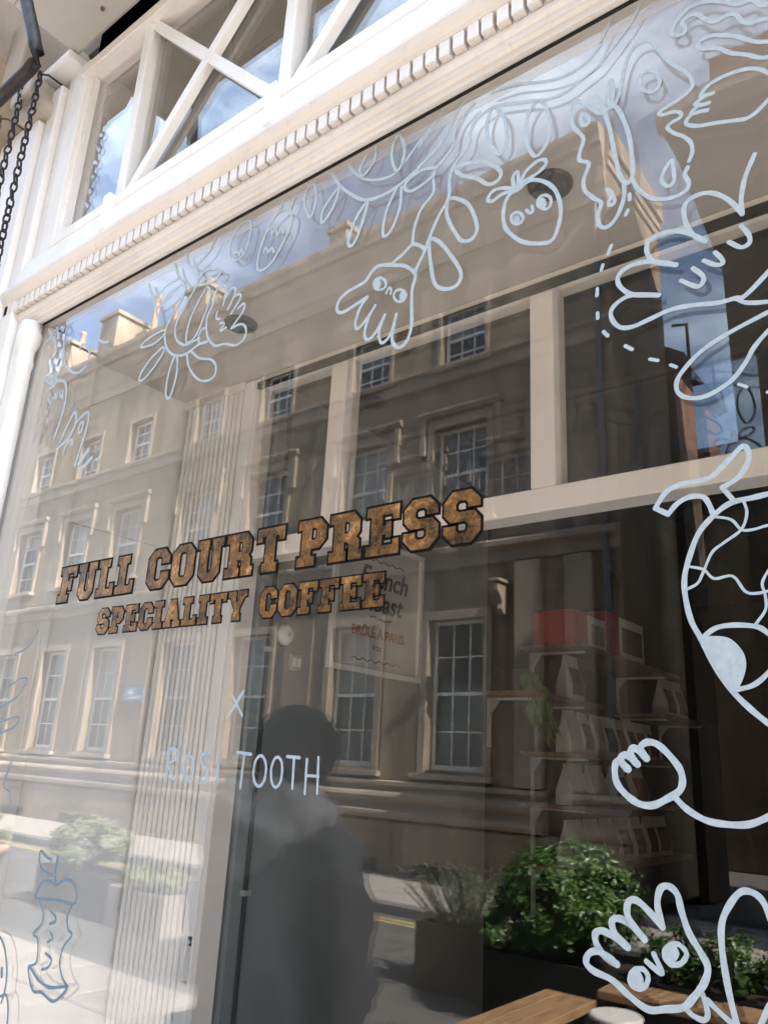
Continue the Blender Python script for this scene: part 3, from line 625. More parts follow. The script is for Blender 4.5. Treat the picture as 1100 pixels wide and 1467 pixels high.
def bag(x, y, z, w, h, d, lab, lb, group=None, rot=0):
    b = thing('coffee_bag', (x, y, z + .001), lb, 'bag', group); b.rotation_euler.z = rot
    bag_mesh(w, h, d).build('pouch', 'bag', None, .004, origin=(0, 0, 0)).parent = b
    e = .004; f = lambda t: (d * 1.0 + (d * .6 - d) * max(0, (t - .35) / .51)) + e
    q = [(f(.12), -w * .38, h * .12), (f(.12), w * .38, h * .12), (f(.35), w * .38, h * .35), (f(.72), w * .36, h * .72), (f(.72), -w * .36, h * .72), (f(.35), -w * .38, h * .35)]
    vs = q + [(a - .003, c, e_) for a, c, e_ in q]
    MB().add(vs, [(0, 1, 2, 5), (5, 2, 3, 4), (7, 6, 11, 8), (8, 11, 10, 9), (0, 5, 11, 6), (5, 4, 10, 11), (1, 0, 6, 7), (2, 1, 7, 8), (3, 2, 8, 9), (4, 3, 9, 10)]).build('label', lab, None, origin=(0, 0, 0)).parent = b
    return b
bag(XS + .2, 2.86, 1.965, .17, .235, .09, 'baglabel', 'single white coffee bag with dark label alone on the short shelf')
for i in range(8): bag(XS + .2, 2.84 + i * .155, 1.70, .145, .215, .085, ['bag', 'baglabel', 'bag', 'baglabel', 'baglabel', 'bagblue', 'bagred', 'bagred'][i], ('plain', 'dark labelled', 'plain', 'dark labelled', 'dark labelled', 'navy labelled', 'red labelled', 'red labelled')[i] + ' white coffee bag in the long row on the middle shelf', 'bags in the long shelf row', random.uniform(-.1, .1))
for i in range(2): bag(XS + .18, 4.32 + i * .22, 1.99, .2, .25, .1, 'baglabel', 'white coffee bag of the pair on the small dark shelf', 'pair of bags on the small shelf')
for i, (y, l) in enumerate(((2.86, 'bag'), (3.12, 'bag'), (3.42, 'bagblue'), (3.7, 'bagred'))): bag(XS + .2, y, 1.45, .21, .2, .09, l, ('plain pale coffee bag on the shelf of assorted bags', 'plain pale coffee bag on the shelf of assorted bags', 'coffee bag with a navy label on the shelf of assorted bags', 'coffee bag with a red label on the shelf of assorted bags')[i], 'assorted bags on one shelf')
for i in range(7): bag(XS + .2, 2.86 + i * .2, 1.16, .185, .22, .085, 'baglabel' if i > 2 else 'bag', ('dark labelled' if i > 2 else 'plain') + ' coffee bag in the row on the lowest shelf', 'bags on the lowest shelf', random.uniform(-.08, .08))
def carton(y0, y1, h, m, m2, lb):
    c = thing('carton', (XS + .15, (y0 + y1) / 2, 2.252), lb, 'box')
    B(XS + .06, XS + .30, y0, y1, 2.251, 2.251 + h).build('box', m, c, .003)
    B(XS + .3005, XS + .302, y0 + .03, y1 - .03, 2.251 + h * .2, 2.251 + h * .8).build('print', m2, c)
    B(XS + .06, XS + .302, y0 + .0, y1, 2.2515 + h, 2.254 + h).build('lid', m, c)
    MB().lathe((XS + .18, y0 - .001, 2.251), [(.0, 0), (.0, 0)], 3)
    return c
carton(2.80, 2.98, .19, 'red', 'red', 'plain red carton at the end of the upper shelf')
carton(2.99, 3.22, .185, 'cardwhite', 'plastic', 'white carton with a grey grinder picture beside the plain red carton')
carton(3.23, 3.42, .255, 'red', 'bagred', 'tall red carton between the two white cartons')
carton(3.43, 3.80, .25, 'cardwhite', 'baglabel', 'large white carton with dark picture on the upper shelf')
# trailing vine
vn = thing('trailing_plant', (XS + .2, 2.42, 1.966), 'trailing green heart-leaved vine hanging from the short shelf', 'plant')
MB().lathe((XS + .17, 2.42, 1.966), [(.055, 0), (.07, .1), (.075, .11), (.06, .112)], 16).build('pot', 'planter', vn, smooth=True)
stem = MB(); lf = []
for s in range(7):
    p = Vector((XS + .2, 2.42, 2.07)); d = Vector((.18 + random.uniform(-.05, .1), random.uniform(-.2, .25), .1)); pts = [p.copy()]
    for k in range(5):
        p = p + d * .10; d = d + Vector((random.uniform(-.15, .15), random.uniform(-.18, .18), -.33)); d = d.normalized() * .9 if d.length > .9 else d; pts.append(p.copy())
        if k > 0: lf.append(p.copy())
    stem.tube(pts, .004, 5)
stem.build('stem', 'vine', vn)
for i, p in enumerate(lf[:40]):
    s = random.uniform(.05, .085); a = random.uniform(-.8, .8)
    q = [(0, 0, 0), (-.5, .08, -.15), (-.62, .05, -.55), (-.35, .02, -1.1), (0, -.03, -1.6), (.35, .02, -1.1), (.62, .05, -.55), (.5, .08, -.15)]
    rm = Matrix.Rotation(R(90) + a, 3, 'Z') @ Matrix.Rotation(random.uniform(-.5, .3), 3, 'X')
    vs = [p + rm @ Vector(v) * s for v in q]; MB().add(vs, [(0, 1, 2, 3, 4), (0, 4, 5, 6, 7)]).build('leaf', 'vine', vn)

# ---------------------------------------------------------------- WINDOW PAINTING
def smooth_path(P, per=5):
    if len(P) < 3: return [Vector(p) for p in P]
    P = [Vector(p) for p in P]; closed = (P[0] - P[-1]).length < .012; out = []
    n = len(P)
    for i in range(n - 1):
        p0 = P[i - 1] if i else (P[-2] if closed else P[0] * 2 - P[1]); p3 = P[i + 2] if i + 2 < n else (P[1] if closed else P[-1] * 2 - P[-2])
        p1, p2 = P[i], P[i + 1]
        for k in range(per):
            t = k / per
            out.append(.5 * ((2 * p1) + (p2 - p0) * t + (2 * p0 - 5 * p1 + 4 * p2 - p3) * t * t + (3 * p1 - p0 - 3 * p2 + p3) * t ** 3))
    return out + [P[-1]]
stroke_i = 0
def stroke(mb, w, pts):
    """flat pen stroke of width w on the outer face of the glass, round ends"""
    global stroke_i; stroke_i += 1
    y = -.0005 - (stroke_i % 20) * .0001
    P = smooth_path([(x / 1000, z / 1000) for x, z in pts]); h = w * .84 / 2000; vs = []; fs = []
    Q = []
    for i, p in enumerate(P):
        d = (P[min(i + 1, len(P) - 1)] - P[max(i - 1, 0)]);
        if d.length < 1e-6: continue
        d.normalize(); Q.append((p, d))
    p, d = Q[0]; L_ = [];
    for k in range(1, 4):                                   # round start
        a = math.pi / 2 * (1 - k / 4); L_.append((p - d * h * math.sin(a), d, h * math.cos(a)))
    L_ = [(p, d, h * (1 + .07 * math.sin(i * 1.7 + stroke_i))) if 0 < i < len(Q) - 1 else (p, d, h) for i, (p, d) in enumerate(Q)] if False else L_ + [(p, d, h * (1 + .07 * math.sin(i * .9 + stroke_i))) for i, (p, d) in enumerate(Q)]
    p, d = Q[-1]
    for k in range(1, 4):
        a = math.pi / 2 * k / 4; L_.append((p + d * h * math.sin(a), d, h * math.cos(a)))
    for i, (p, d, r) in enumerate(L_):
        nrm = Vector((-d.y, d.x)); a, b = p + nrm * r, p - nrm * r; yy = y - .00006 * i / len(L_)
        vs += [(a.x, yy, a.y), (b.x, yy, b.y)]
    for i in range(len(L_) - 1): fs.append((2 * i, 2 * i + 1, 2 * i + 3, 2 * i + 2))
    mb.add(vs, fs)
def blob(mb, pts):
    global stroke_i; stroke_i += 1
    P = smooth_path([(x / 1000, z / 1000) for x, z in pts] + [(pts[0][0] / 1000, pts[0][1] / 1000)], 4)[:-1]
    y = -.0005 - (stroke_i % 20) * .0001
    mb.add([(p.x, y, p.y) for p in P], [tuple(t) for t in tessellate_polygon([[Vector((p.x, p.y, 0)) for p in P]])])
DOODLE_STROKES = {
 'branch': [
  (7.4, [(-791,2933),(-822,2897),(-847,2871)]),
  (7.8, [(-818,2907),(-852,2880),(-877,2857),(-904,2835),(-938,2834),(-983,2851),(-1019,2881),(-1055,2932)]),
  (8.1, [(-729,2937),(-754,2904),(-782,2858),(-819,2831),(-844,2818)]),
  (9.8, [(-844,2818),(-854,2810),(-902,2794),(-941,2790),(-979,2796),(-1014,2816),(-1070,2874),(-1106,2932)]),
  (8.9, [(-710,2909),(-742,2888),(-755,2861),(-758,2829),(-776,2809),(-796,2794)]),
  (8.9, [(-787,2799),(-794,2795),(-806,2777),(-804,2733),(-834,2704),(-849,2663),(-852,2625)]),
  (8.4, [(-570,2836),(-599,2849),(-643,2868),(-670,2873),(-701,2865),(-715,2843),(-720,2809),(-755,2777)]),
  (9.5, [(-751,2771),(-756,2771),(-764,2747),(-765,2700),(-789,2665),(-809,2623),(-820,2595),(-844,2553)]),
  (7.1, [(-434,2888),(-461,2865),(-501,2859),(-542,2868),(-613,2901),(-667,2913)]),
  (6.9, [(-436,2842),(-468,2831),(-508,2820),(-542,2824),(-570,2836)]),
  (6.0, [(-413,2941),(-421,2917),(-434,2896)]),
  (5.8, [(-354,2940),(-369,2911),(-402,2875),(-435,2846)]),
  (8.8, [(-1160,2923),(-1149,2879),(-1157,2834),(-1170,2837),(-1188,2881),(-1185,2918),(-1160,2923)]),
  (9.5, [(-1076,2874),(-1087,2829),(-1114,2798),(-1124,2803),(-1118,2837),(-1076,2874)]),
  (9.8, [(-984,2792),(-992,2750),(-1010,2703),(-1026,2692),(-1032,2712),(-1015,2760),(-984,2792)]),
  (9.3, [(-888,2785),(-890,2734),(-908,2689),(-925,2676),(-933,2690),(-927,2741),(-901,2791)]),
  (8.1, [(-969,2931),(-972,2895),(-1004,2871),(-1013,2897),(-994,2928)]),
  (8.7, [(-904,2933),(-886,2892),(-889,2853),(-904,2835),(-919,2873),(-919,2910),(-904,2933)]),
  (9.1, [(-799,2792),(-834,2803),(-868,2797),(-879,2780),(-862,2762),(-832,2765),(-803,2775)]),
  (10.0, [(-751,2769),(-714,2763),(-678,2745),(-646,2709),(-650,2689),(-673,2690),(-700,2718),(-736,2743),(-751,2769)]),
  (9.9, [(-763,2697),(-735,2682),(-712,2653),(-696,2601),(-706,2579),(-728,2582),(-744,2604),(-768,2660),(-763,2697)]),
  (9.9, [(-809,2618),(-787,2606),(-759,2566),(-731,2512),(-739,2487),(-765,2487),(-791,2508),(-804,2562),(-809,2618)]),
  (9.1, [(-666,2875),(-677,2840),(-673,2796),(-654,2758),(-643,2750),(-632,2774),(-636,2829),(-655,2866)]),
  (9.3, [(-563,2832),(-585,2808),(-590,2764),(-581,2724),(-568,2704),(-550,2716),(-538,2751),(-546,2806),(-563,2832)]),
 ],
 'glove': [
  (9.4, [(-820,2600),(-830,2612),(-852,2625),(-876,2611),(-903,2597),(-872,2582),(-844,2556),(-841,2541),(-848,2508),(-845,2432),(-857,2398),(-876,2393),(-892,2413),(-891,2443),(-885,2472)]),
  (10.2, [(-903,2597),(-939,2608),(-959,2600),(-977,2582),(-1022,2575),(-1048,2561),(-1051,2538),(-1034,2527),(-1002,2533),(-966,2541)]),
  (9.1, [(-966,2541),(-985,2520),(-995,2487),(-986,2472),(-962,2489),(-943,2512)]),
  (8.9, [(-943,2512),(-959,2488),(-967,2454),(-958,2436),(-938,2445),(-915,2480)]),
  (8.6, [(-915,2480),(-928,2446),(-921,2418),(-904,2421),(-891,2443)]),
  (7.2, [(-917,2554),(-918,2548),(-924,2545),(-932,2546),(-941,2551),(-947,2558),(-950,2567),(-949,2574),(-943,2577),(-934,2576),(-926,2571),(-919,2563),(-917,2554)]),
  (6.9, [(-862,2507),(-864,2500),(-869,2497),(-877,2498),(-885,2503),(-891,2510),(-894,2518),(-892,2525),(-887,2528),(-879,2527),(-871,2522),(-865,2515),(-862,2507)]),
  (0, [(-930,2559),(-930,2555),(-932,2552),(-935,2550),(-938,2550),(-942,2553),(-945,2557),(-948,2561),(-949,2566),(-948,2571),(-947,2574),(-944,2576),(-940,2575),(-936,2573),(-933,2569),(-931,2564)]),
  (0, [(-863,2505),(-863,2501),(-865,2498),(-867,2497),(-870,2497),(-873,2499),(-876,2502),(-878,2506),(-879,2511),(-878,2515),(-877,2518),(-875,2519),(-872,2519),(-868,2517),(-866,2514),(-864,2509)]),
  (7.1, [(-914,2531),(-908,2541),(-901,2535),(-902,2525)]),
 ],
 'apple': [
  (9.7, [(-605,2644),(-624,2642),(-635,2621),(-637,2591),(-628,2562),(-597,2525),(-560,2506),(-537,2504),(-524,2531),(-520,2565),(-529,2605),(-549,2634),(-575,2652),(-593,2651),(-605,2644)]),
  (9.4, [(-610,2647),(-639,2664),(-661,2667),(-672,2653),(-661,2644),(-642,2650),(-617,2650)]),
  (9.3, [(-612,2651),(-617,2677),(-608,2686),(-605,2674),(-607,2649)]),
  (9.1, [(-601,2654),(-589,2678),(-565,2689),(-550,2685),(-548,2673),(-565,2662),(-593,2657),(-605,2644)]),
  (7.5, [(-595,2576),(-597,2570),(-602,2567),(-608,2568),(-614,2573),(-619,2579),(-620,2587),(-619,2593),(-614,2595),(-608,2594),(-602,2590),(-597,2583),(-595,2576)]),
  (0, [(-603,2578),(-603,2574),(-605,2571),(-608,2570),(-611,2571),(-614,2573),(-617,2577),(-619,2581),(-619,2586),(-619,2590),(-617,2592),(-614,2593),(-611,2593),(-608,2591),(-605,2587),(-603,2583)]),
  (7.3, [(-539,2586),(-541,2580),(-546,2576),(-553,2578),(-559,2583),(-565,2591),(-566,2599),(-564,2606),(-559,2609),(-552,2608),(-545,2603),(-540,2595),(-539,2586)]),
  (0, [(-548,2588),(-549,2584),(-551,2580),(-554,2579),(-558,2579),(-561,2582),(-564,2586),(-566,2591),(-567,2597),(-566,2601),(-564,2605),(-561,2606),(-557,2605),(-554,2603),(-551,2599),(-549,2593)]),
  (7.4, [(-589,2592),(-581,2581),(-576,2584),(-578,2596)]),
 ],
 'profile_l': [
  (9.1, [(-431,2729),(-446,2737),(-464,2765),(-486,2787),(-496,2781),(-497,2759),(-491,2729),(-474,2695),(-481,2668),(-482,2650),(-465,2634),(-475,2607),(-474,2582),(-458,2557),(-445,2541),(-451,2520),(-449,2497),(-436,2488),(-418,2502),(-405,2533),(-403,2562)]),
  (9.5, [(-431,2729),(-423,2681),(-416,2620),(-409,2579),(-398,2560),(-389,2569),(-387,2598),(-390,2652),(-400,2700),(-412,2731),(-427,2734),(-431,2729)]),
  (8.5, [(-421,2738),(-425,2763),(-420,2794),(-416,2789),(-415,2765),(-419,2737)]),
  (12.9, [(-449,2775),(-442,2756),(-432,2730)]),
  (8.7, [(-462,2730),(-463,2724),(-466,2721),(-470,2722),(-474,2726),(-476,2732),(-477,2738),(-476,2744),(-473,2747),(-469,2746),(-466,2742),(-463,2736),(-462,2730)]),
  (8.0, [(-433,2564),(-425,2552),(-421,2533),(-427,2528),(-432,2535),(-427,2546),(-433,2564)]),
 ],
 'profile_r': [
  (7.8, [(-415,2733),(-404,2754),(-394,2799),(-383,2831),(-367,2845),(-350,2843),(-338,2828),(-324,2790),(-307,2759),(-288,2731),(-280,2709),(-282,2695),(-302,2684),(-322,2680),(-337,2675),(-331,2667),(-315,2664),(-303,2656),(-303,2646),(-319,2643),(-325,2636),(-315,2620),(-301,2606),(-290,2587),(-289,2568),(-295,2553)]),
  (8.6, [(-298,2542),(-303,2531),(-298,2512),(-303,2500),(-320,2496),(-342,2501),(-361,2513),(-380,2539),(-388,2562)]),
  (8.1, [(-332,2740),(-335,2730),(-342,2725),(-350,2727),(-359,2735),(-365,2748),(-366,2761),(-364,2771),(-357,2776),(-348,2774),(-340,2766),(-334,2753),(-332,2740)]),
  (8.1, [(-322,2568),(-320,2546),(-321,2526),(-331,2521),(-340,2536),(-335,2554),(-322,2568)]),
 ],
 'hair': [
  (8.9, [(-148,2786),(-155,2789),(-166,2795),(-178,2815),(-199,2820),(-221,2842),(-245,2859),(-270,2866),(-291,2857),(-305,2839),(-307,2830),(-298,2819),(-286,2817),(-284,2828),(-288,2841),(-278,2848),(-263,2843),(-248,2819),(-234,2808),(-216,2809),(-203,2800),(-195,2780),(-182,2768),(-168,2766),(-151,2756)]),
  (8.6, [(-155,2712),(-179,2727),(-198,2747),(-213,2762),(-240,2781),(-257,2784),(-265,2779),(-261,2766),(-235,2750),(-218,2729),(-194,2710),(-177,2693),(-158,2683)]),
 ],
 'hand_top': [
  (8.4, [(-159,2645),(-167,2656),(-179,2671),(-198,2683),(-223,2688),(-247,2687),(-262,2680),(-269,2668),(-258,2666),(-249,2665)]),
  (8.7, [(-261,2668),(-273,2662),(-278,2658),(-267,2651),(-257,2649)]),
  (8.7, [(-271,2654),(-283,2647),(-284,2642),(-272,2640),(-260,2636)]),
  (8.4, [(-283,2643),(-293,2635),(-293,2625),(-276,2613),(-249,2604),(-217,2592),(-202,2588),(-185,2595),(-162,2614)]),
 ],
 'big_hand': [
  (8.9, [(-199,2518),(-204,2508),(-216,2482),(-224,2448),(-225,2420)]),
  (9.2, [(-225,2420),(-239,2449),(-258,2472),(-278,2483),(-299,2481),(-309,2468),(-307,2438),(-296,2410),(-281,2395)]),
  (9.5, [(-281,2395),(-301,2416),(-324,2432),(-348,2437),(-368,2431),(-371,2409),(-359,2388),(-327,2370)]),
  (9.7, [(-327,2370),(-362,2390),(-390,2397),(-413,2393),(-422,2380),(-417,2362),(-398,2342),(-357,2326)]),
  (9.2, [(-357,2326),(-389,2339),(-412,2341),(-433,2329),(-435,2311),(-423,2291),(-403,2284),(-375,2288),(-340,2294),(-306,2290),(-272,2282),(-247,2281),(-231,2281),(-188,2316)]),
  (8.3, [(-245,2280),(-229,2267),(-193,2257)]),
  (8.3, [(-193,2246),(-204,2243),(-259,2227),(-298,2210),(-323,2190),(-337,2172),(-338,2153),(-324,2139),(-298,2135),(-263,2149),(-241,2172),(-225,2196),(-195,2224)]),
  (8.7, [(-228,2400),(-219,2381),(-219,2366),(-231,2363),(-247,2379)]),
  (8.9, [(-268,2369),(-260,2355),(-259,2346),(-269,2347),(-285,2361)]),
  (9.0, [(-302,2354),(-289,2336),(-289,2324),(-299,2320),(-321,2339)]),
 ],
 'dashes': [
  (7.8, [(-395,2536),(-395,2524)]),
  (7.7, [(-399,2505),(-403,2497)]),
  (7.7, [(-430,2448),(-436,2434)]),
  (7.7, [(-446,2416),(-449,2407)]),
  (7.6, [(-457,2374),(-458,2361)]),
  (7.5, [(-458,2328),(-458,2318)]),
  (7.4, [(-449,2290),(-442,2280)]),
  (7.1, [(-414,2253),(-403,2243)]),
  (6.8, [(-376,2218),(-364,2212)]),
  (6.6, [(-345,2199),(-337,2193)]),
  (6.0, [(-252,2142),(-242,2135)]),
  (5.8, [(-216,2120),(-209,2116)]),
 ],
 'peach': [
  (9.2, [(-216,1972),(-228,1972),(-247,1970),(-277,1967),(-301,1952),(-323,1929),(-338,1895),(-346,1867),(-346,1838),(-340,1806),(-328,1780),(-317,1752),(-296,1715),(-273,1689),(-255,1673),(-244,1667)]),
  (9.0, [(-301,1955),(-306,1971),(-313,1982),(-331,1985),(-349,1978),(-363,1964)]),
  (9.3, [(-363,1964),(-381,1976)]),
  (9.0, [(-381,1976),(-365,1997),(-344,2006),(-304,2008),(-280,2025),(-254,2047),(-248,2027),(-263,2003),(-286,1991)]),
  (8.7, [(-286,1991),(-272,1969)]),
  (8.0, [(-328,1783),(-308,1796),(-282,1798),(-257,1794),(-245,1785),(-234,1774)]),
  (7.7, [(-237,1750),(-249,1735),(-268,1720),(-291,1714)]),
  (0, [(-325,1784),(-309,1785),(-291,1780),(-277,1762),(-275,1743),(-283,1722),(-291,1713),(-296,1716),(-317,1754),(-325,1779)]),
  (4.6, [(-301,1951),(-278,1943),(-266,1927),(-251,1925),(-232,1928),(-221,1923)]),
  (4.7, [(-260,1968),(-257,1949),(-266,1927),(-289,1912),(-306,1900),(-319,1875),(-328,1859),(-342,1852)]),
  (4.6, [(-337,1883),(-319,1877),(-306,1863),(-282,1864),(-268,1842),(-253,1838),(-228,1842)]),
  (4.4, [(-228,1877),(-237,1867),(-246,1851),(-244,1835),(-245,1816),(-259,1797)]),
 ],
 'fist': [
  (11.0, [(-439,1610),(-450,1621),(-456,1613),(-455,1594),(-444,1579),(-425,1567),(-406,1566),(-387,1575),(-370,1586),(-365,1599),(-368,1614),(-381,1631),(-396,1644),(-410,1646),(-419,1638),(-411,1625)]),
  (11.3, [(-411,1625),(-422,1635),(-430,1638),(-433,1630),(-424,1617)]),
  (11.4, [(-424,1617),(-436,1627),(-444,1628),(-447,1621),(-437,1610)]),
  (9.9, [(-376,1578),(-361,1564),(-339,1553),(-315,1550),(-288,1552),(-265,1562),(-252,1569)]),
 ],
 'low_hand': [
  (10.1, [(-463,1369),(-472,1375),(-489,1380),(-501,1375),(-505,1364),(-495,1356),(-470,1350),(-447,1336),(-424,1326),(-401,1331),(-380,1337),(-368,1349),(-354,1367),(-348,1385),(-355,1400),(-368,1420),(-376,1444),(-380,1462),(-390,1470),(-401,1466),(-406,1447),(-401,1422)]),
  (10.4, [(-401,1422),(-418,1438),(-433,1448),(-444,1445),(-446,1429),(-435,1414),(-425,1404)]),
  (10.5, [(-425,1404),(-440,1416),(-456,1423),(-468,1419),(-465,1405),(-448,1391)]),
  (10.6, [(-448,1391),(-465,1400),(-482,1405),(-492,1400),(-490,1387),(-478,1374),(-463,1369)]),
  (7.6, [(-423,1360),(-425,1354),(-429,1349),(-436,1346),(-442,1347),(-446,1350),(-447,1355),(-445,1361),(-441,1366),(-434,1369),(-428,1369),(-424,1365),(-423,1360)]),
  (0, [(-435,1368),(-443,1364),(-446,1357),(-445,1349),(-437,1347),(-431,1350),(-429,1357),(-431,1363)]),
  (7.4, [(-373,1395),(-376,1389),(-381,1384),(-388,1381),(-394,1381),(-399,1385),(-401,1390),(-399,1397),(-393,1402),(-386,1405),(-380,1404),(-375,1400),(-373,1395)]),
  (0, [(-386,1402),(-394,1401),(-399,1394),(-399,1385),(-391,1382),(-385,1388),(-382,1394),(-383,1398)]),
  (8.3, [(-424,1379),(-407,1369),(-406,1373),(-414,1389)]),
  (7.8, [(-379,1337),(-369,1330),(-357,1328),(-352,1335),(-355,1351),(-360,1361)]),
  (7.6, [(-351,1350),(-335,1338),(-318,1327)]),
 ],
 'arch': [
  (9.3, [(-318,1325),(-326,1366),(-330,1408),(-328,1437),(-317,1459),(-304,1474),(-292,1476),(-281,1470),(-274,1456),(-269,1437)]),
  (8.0, [(-270,1376),(-283,1355),(-295,1332)]),
 ],
 'left_branch': [
  (8.3, [(-1649,2935),(-1625,2882),(-1591,2856),(-1574,2821),(-1584,2783),(-1626,2732),(-1643,2692),(-1631,2650),(-1590,2619),(-1556,2620),(-1530,2621)]),
  (7.8, [(-1522,2924),(-1539,2890),(-1589,2863)]),
  (9.1, [(-1691,2908),(-1667,2861),(-1634,2822),(-1627,2789),(-1663,2740),(-1687,2696),(-1676,2647),(-1643,2610),(-1598,2591),(-1558,2594),(-1530,2602),(-1494,2600)]),
  (8.4, [(-1570,2814),(-1542,2829),(-1493,2815),(-1477,2799),(-1500,2782),(-1540,2785),(-1576,2796)]),
  (8.3, [(-1525,2771),(-1509,2741),(-1522,2686),(-1546,2636),(-1577,2621),(-1588,2644),(-1579,2701),(-1542,2758),(-1525,2771)]),
  (8.9, [(-1691,2697),(-1749,2696),(-1792,2683),(-1781,2672),(-1728,2668),(-1688,2686)]),
  (8.7, [(-1682,2641),(-1726,2627),(-1764,2598),(-1776,2571),(-1756,2565),(-1711,2593),(-1677,2635)]),
  (8.3, [(-1623,2596),(-1640,2562),(-1644,2510),(-1636,2480),(-1619,2480),(-1607,2534),(-1615,2591)]),
  (7.8, [(-1574,2591),(-1559,2549),(-1521,2505),(-1479,2484),(-1449,2489),(-1447,2516),(-1470,2541),(-1519,2560),(-1557,2591)]),
  (9.1, [(-1658,2852),(-1722,2844),(-1761,2816),(-1747,2787),(-1704,2795),(-1659,2821)]),
  (9.3, [(-1809,2887),(-1777,2832),(-1743,2767),(-1727,2730)]),
 ],
 'small_hand': [
  (8.5, [(-1508,2643),(-1511,2678),(-1494,2711),(-1485,2752),(-1456,2751),(-1447,2733),(-1452,2691)]),
  (8.3, [(-1443,2712),(-1427,2731),(-1410,2722),(-1413,2702),(-1430,2672)]),
  (8.2, [(-1413,2702),(-1392,2703),(-1386,2687),(-1415,2655)]),
  (8.1, [(-1391,2661),(-1371,2668),(-1368,2648),(-1408,2610)]),
  (8.1, [(-1408,2610),(-1371,2610),(-1351,2591),(-1352,2565),(-1381,2555),(-1426,2572),(-1464,2579),(-1495,2610),(-1508,2643)]),
  (7.2, [(-1472,2679),(-1472,2660),(-1458,2653)]),
  (7.1, [(-1456,2640),(-1436,2633),(-1449,2616),(-1427,2619)]),
  (8.1, [(-1537,2623),(-1528,2644),(-1508,2645)]),
  (8.0, [(-1537,2623),(-1523,2602),(-1494,2602)]),
 ],
 'olive_a': [
  (7.4, [(-1380,2910),(-1377,2868),(-1392,2825),(-1422,2812),(-1448,2837),(-1452,2885),(-1426,2920),(-1395,2921),(-1380,2910)]),
  (7.3, [(-1432,2836),(-1419,2836),(-1411,2822),(-1407,2841),(-1395,2821)]),
 ],
 'olive_b': [
  (8.0, [(-1247,2888),(-1226,2862),(-1233,2821),(-1256,2784),(-1286,2749),(-1320,2743),(-1335,2763),(-1330,2814),(-1303,2876),(-1271,2896),(-1247,2888)]),
  (6.9, [(-1312,2855),(-1298,2859),(-1292,2837),(-1280,2856),(-1273,2824),(-1261,2843),(-1250,2824)]),
  (6.9, [(-1315,2794),(-1311,2806),(-1297,2786),(-1290,2798),(-1278,2779)]),
  (7.0, [(-1271,2901),(-1266,2928)]),
  (6.8, [(-1235,2887),(-1222,2923)]),
 ],
 'side_apple': [
  (11.3, [(-2299,2657),(-2288,2675),(-2254,2678),(-2227,2691),(-2188,2677),(-2163,2642),(-2158,2584),(-2168,2531),(-2185,2481)]),
  (11.7, [(-2257,2687),(-2304,2713),(-2305,2726),(-2270,2705),(-2257,2687)]),
  (11.6, [(-2250,2690),(-2260,2717),(-2249,2729),(-2246,2697)]),
  (9.8, [(-2269,2641),(-2252,2620),(-2248,2639)]),
  (9.7, [(-2237,2649),(-2220,2628),(-2222,2645)]),
  (9.6, [(-2208,2645),(-2183,2621),(-2189,2648)]),
 ],
 'side_berry': [
  (11.6, [(-2358,2916),(-2331,2889),(-2313,2901)]),
  (11.4, [(-2378,2864),(-2330,2876),(-2295,2847),(-2283,2801),(-2303,2793)]),
  (10.7, [(-2240,2886),(-2239,2825),(-2212,2754),(-2172,2713),(-2118,2688),(-2076,2698)]),
  (10.4, [(-2131,2775),(-2125,2788),(-2098,2773),(-2071,2749),(-2069,2728)]),
  (10.1, [(-2027,2772),(-1998,2756),(-1971,2748)]),
 ],
 'side_hand': [
  (10.6, [(-2146,2464),(-2117,2516),(-2095,2549),(-2079,2537),(-2076,2506),(-2096,2469),(-2154,2447)]),
  (10.2, [(-2071,2512),(-2027,2532),(-2008,2520),(-2008,2468),(-2026,2405),(-2034,2370)]),
  (9.4, [(-2031,2503),(-2034,2474),(-2048,2477),(-2048,2499),(-2031,2503)]),
  (8.9, [(-2112,2419),(-2103,2451),(-2077,2459),(-2071,2441)]),
  (17.0, [(-1975,2405),(-2016,2370)]),
  (16.7, [(-1951,2375),(-1997,2348)]),
 ],
 'core': [
  (7.3, [(-1804,1319),(-1850,1326),(-1870,1343),(-1872,1364),(-1843,1354),(-1820,1350)]),
  (10.2, [(-1785,1302),(-1795,1324),(-1795,1357)]),
  (8.0, [(-1785,1302),(-1811,1307),(-1841,1300),(-1857,1280),(-1852,1265),(-1772,1272),(-1700,1274),(-1700,1297),(-1718,1315),(-1745,1317),(-1768,1309),(-1785,1302)]),
  (7.0, [(-1842,1263),(-1819,1242),(-1816,1219),(-1843,1193),(-1824,1187),(-1814,1166),(-1813,1140),(-1839,1128)]),
  (7.6, [(-1839,1128),(-1827,1103),(-1804,1085),(-1774,1089),(-1730,1081),(-1703,1092),(-1681,1116),(-1743,1104),(-1792,1109),(-1836,1127)]),
  (6.6, [(-1709,1270),(-1722,1246),(-1712,1222),(-1694,1213),(-1719,1186),(-1724,1156),(-1706,1130),(-1682,1117)]),
  (6.9, [(-1793,1247),(-1769,1239),(-1766,1229),(-1787,1221)]),
  (6.8, [(-1780,1207),(-1766,1197),(-1783,1185)]),
  (6.7, [(-1784,1163),(-1757,1155),(-1765,1139),(-1788,1130)]),
 ],
 'half': [
  (7.3, [(-2027,1169),(-1988,1164),(-1956,1142),(-1931,1102),(-1925,1065),(-1932,1038)]),
  (7.1, [(-1963,1042),(-1942,1048),(-1916,1056),(-1898,1032),(-1890,996)]),
  (10.4, [(-1955,1103),(-1949,1088)]),
 ],
 'loops': [
  (5.9, [(-2070,1895),(-2108,1854),(-2170,1838)]),
  (5.8, [(-2199,1692),(-2119,1721),(-2082,1762),(-2107,1770),(-2175,1749)]),
  (5.7, [(-2173,1625),(-2104,1644),(-2092,1670),(-2184,1654)]),
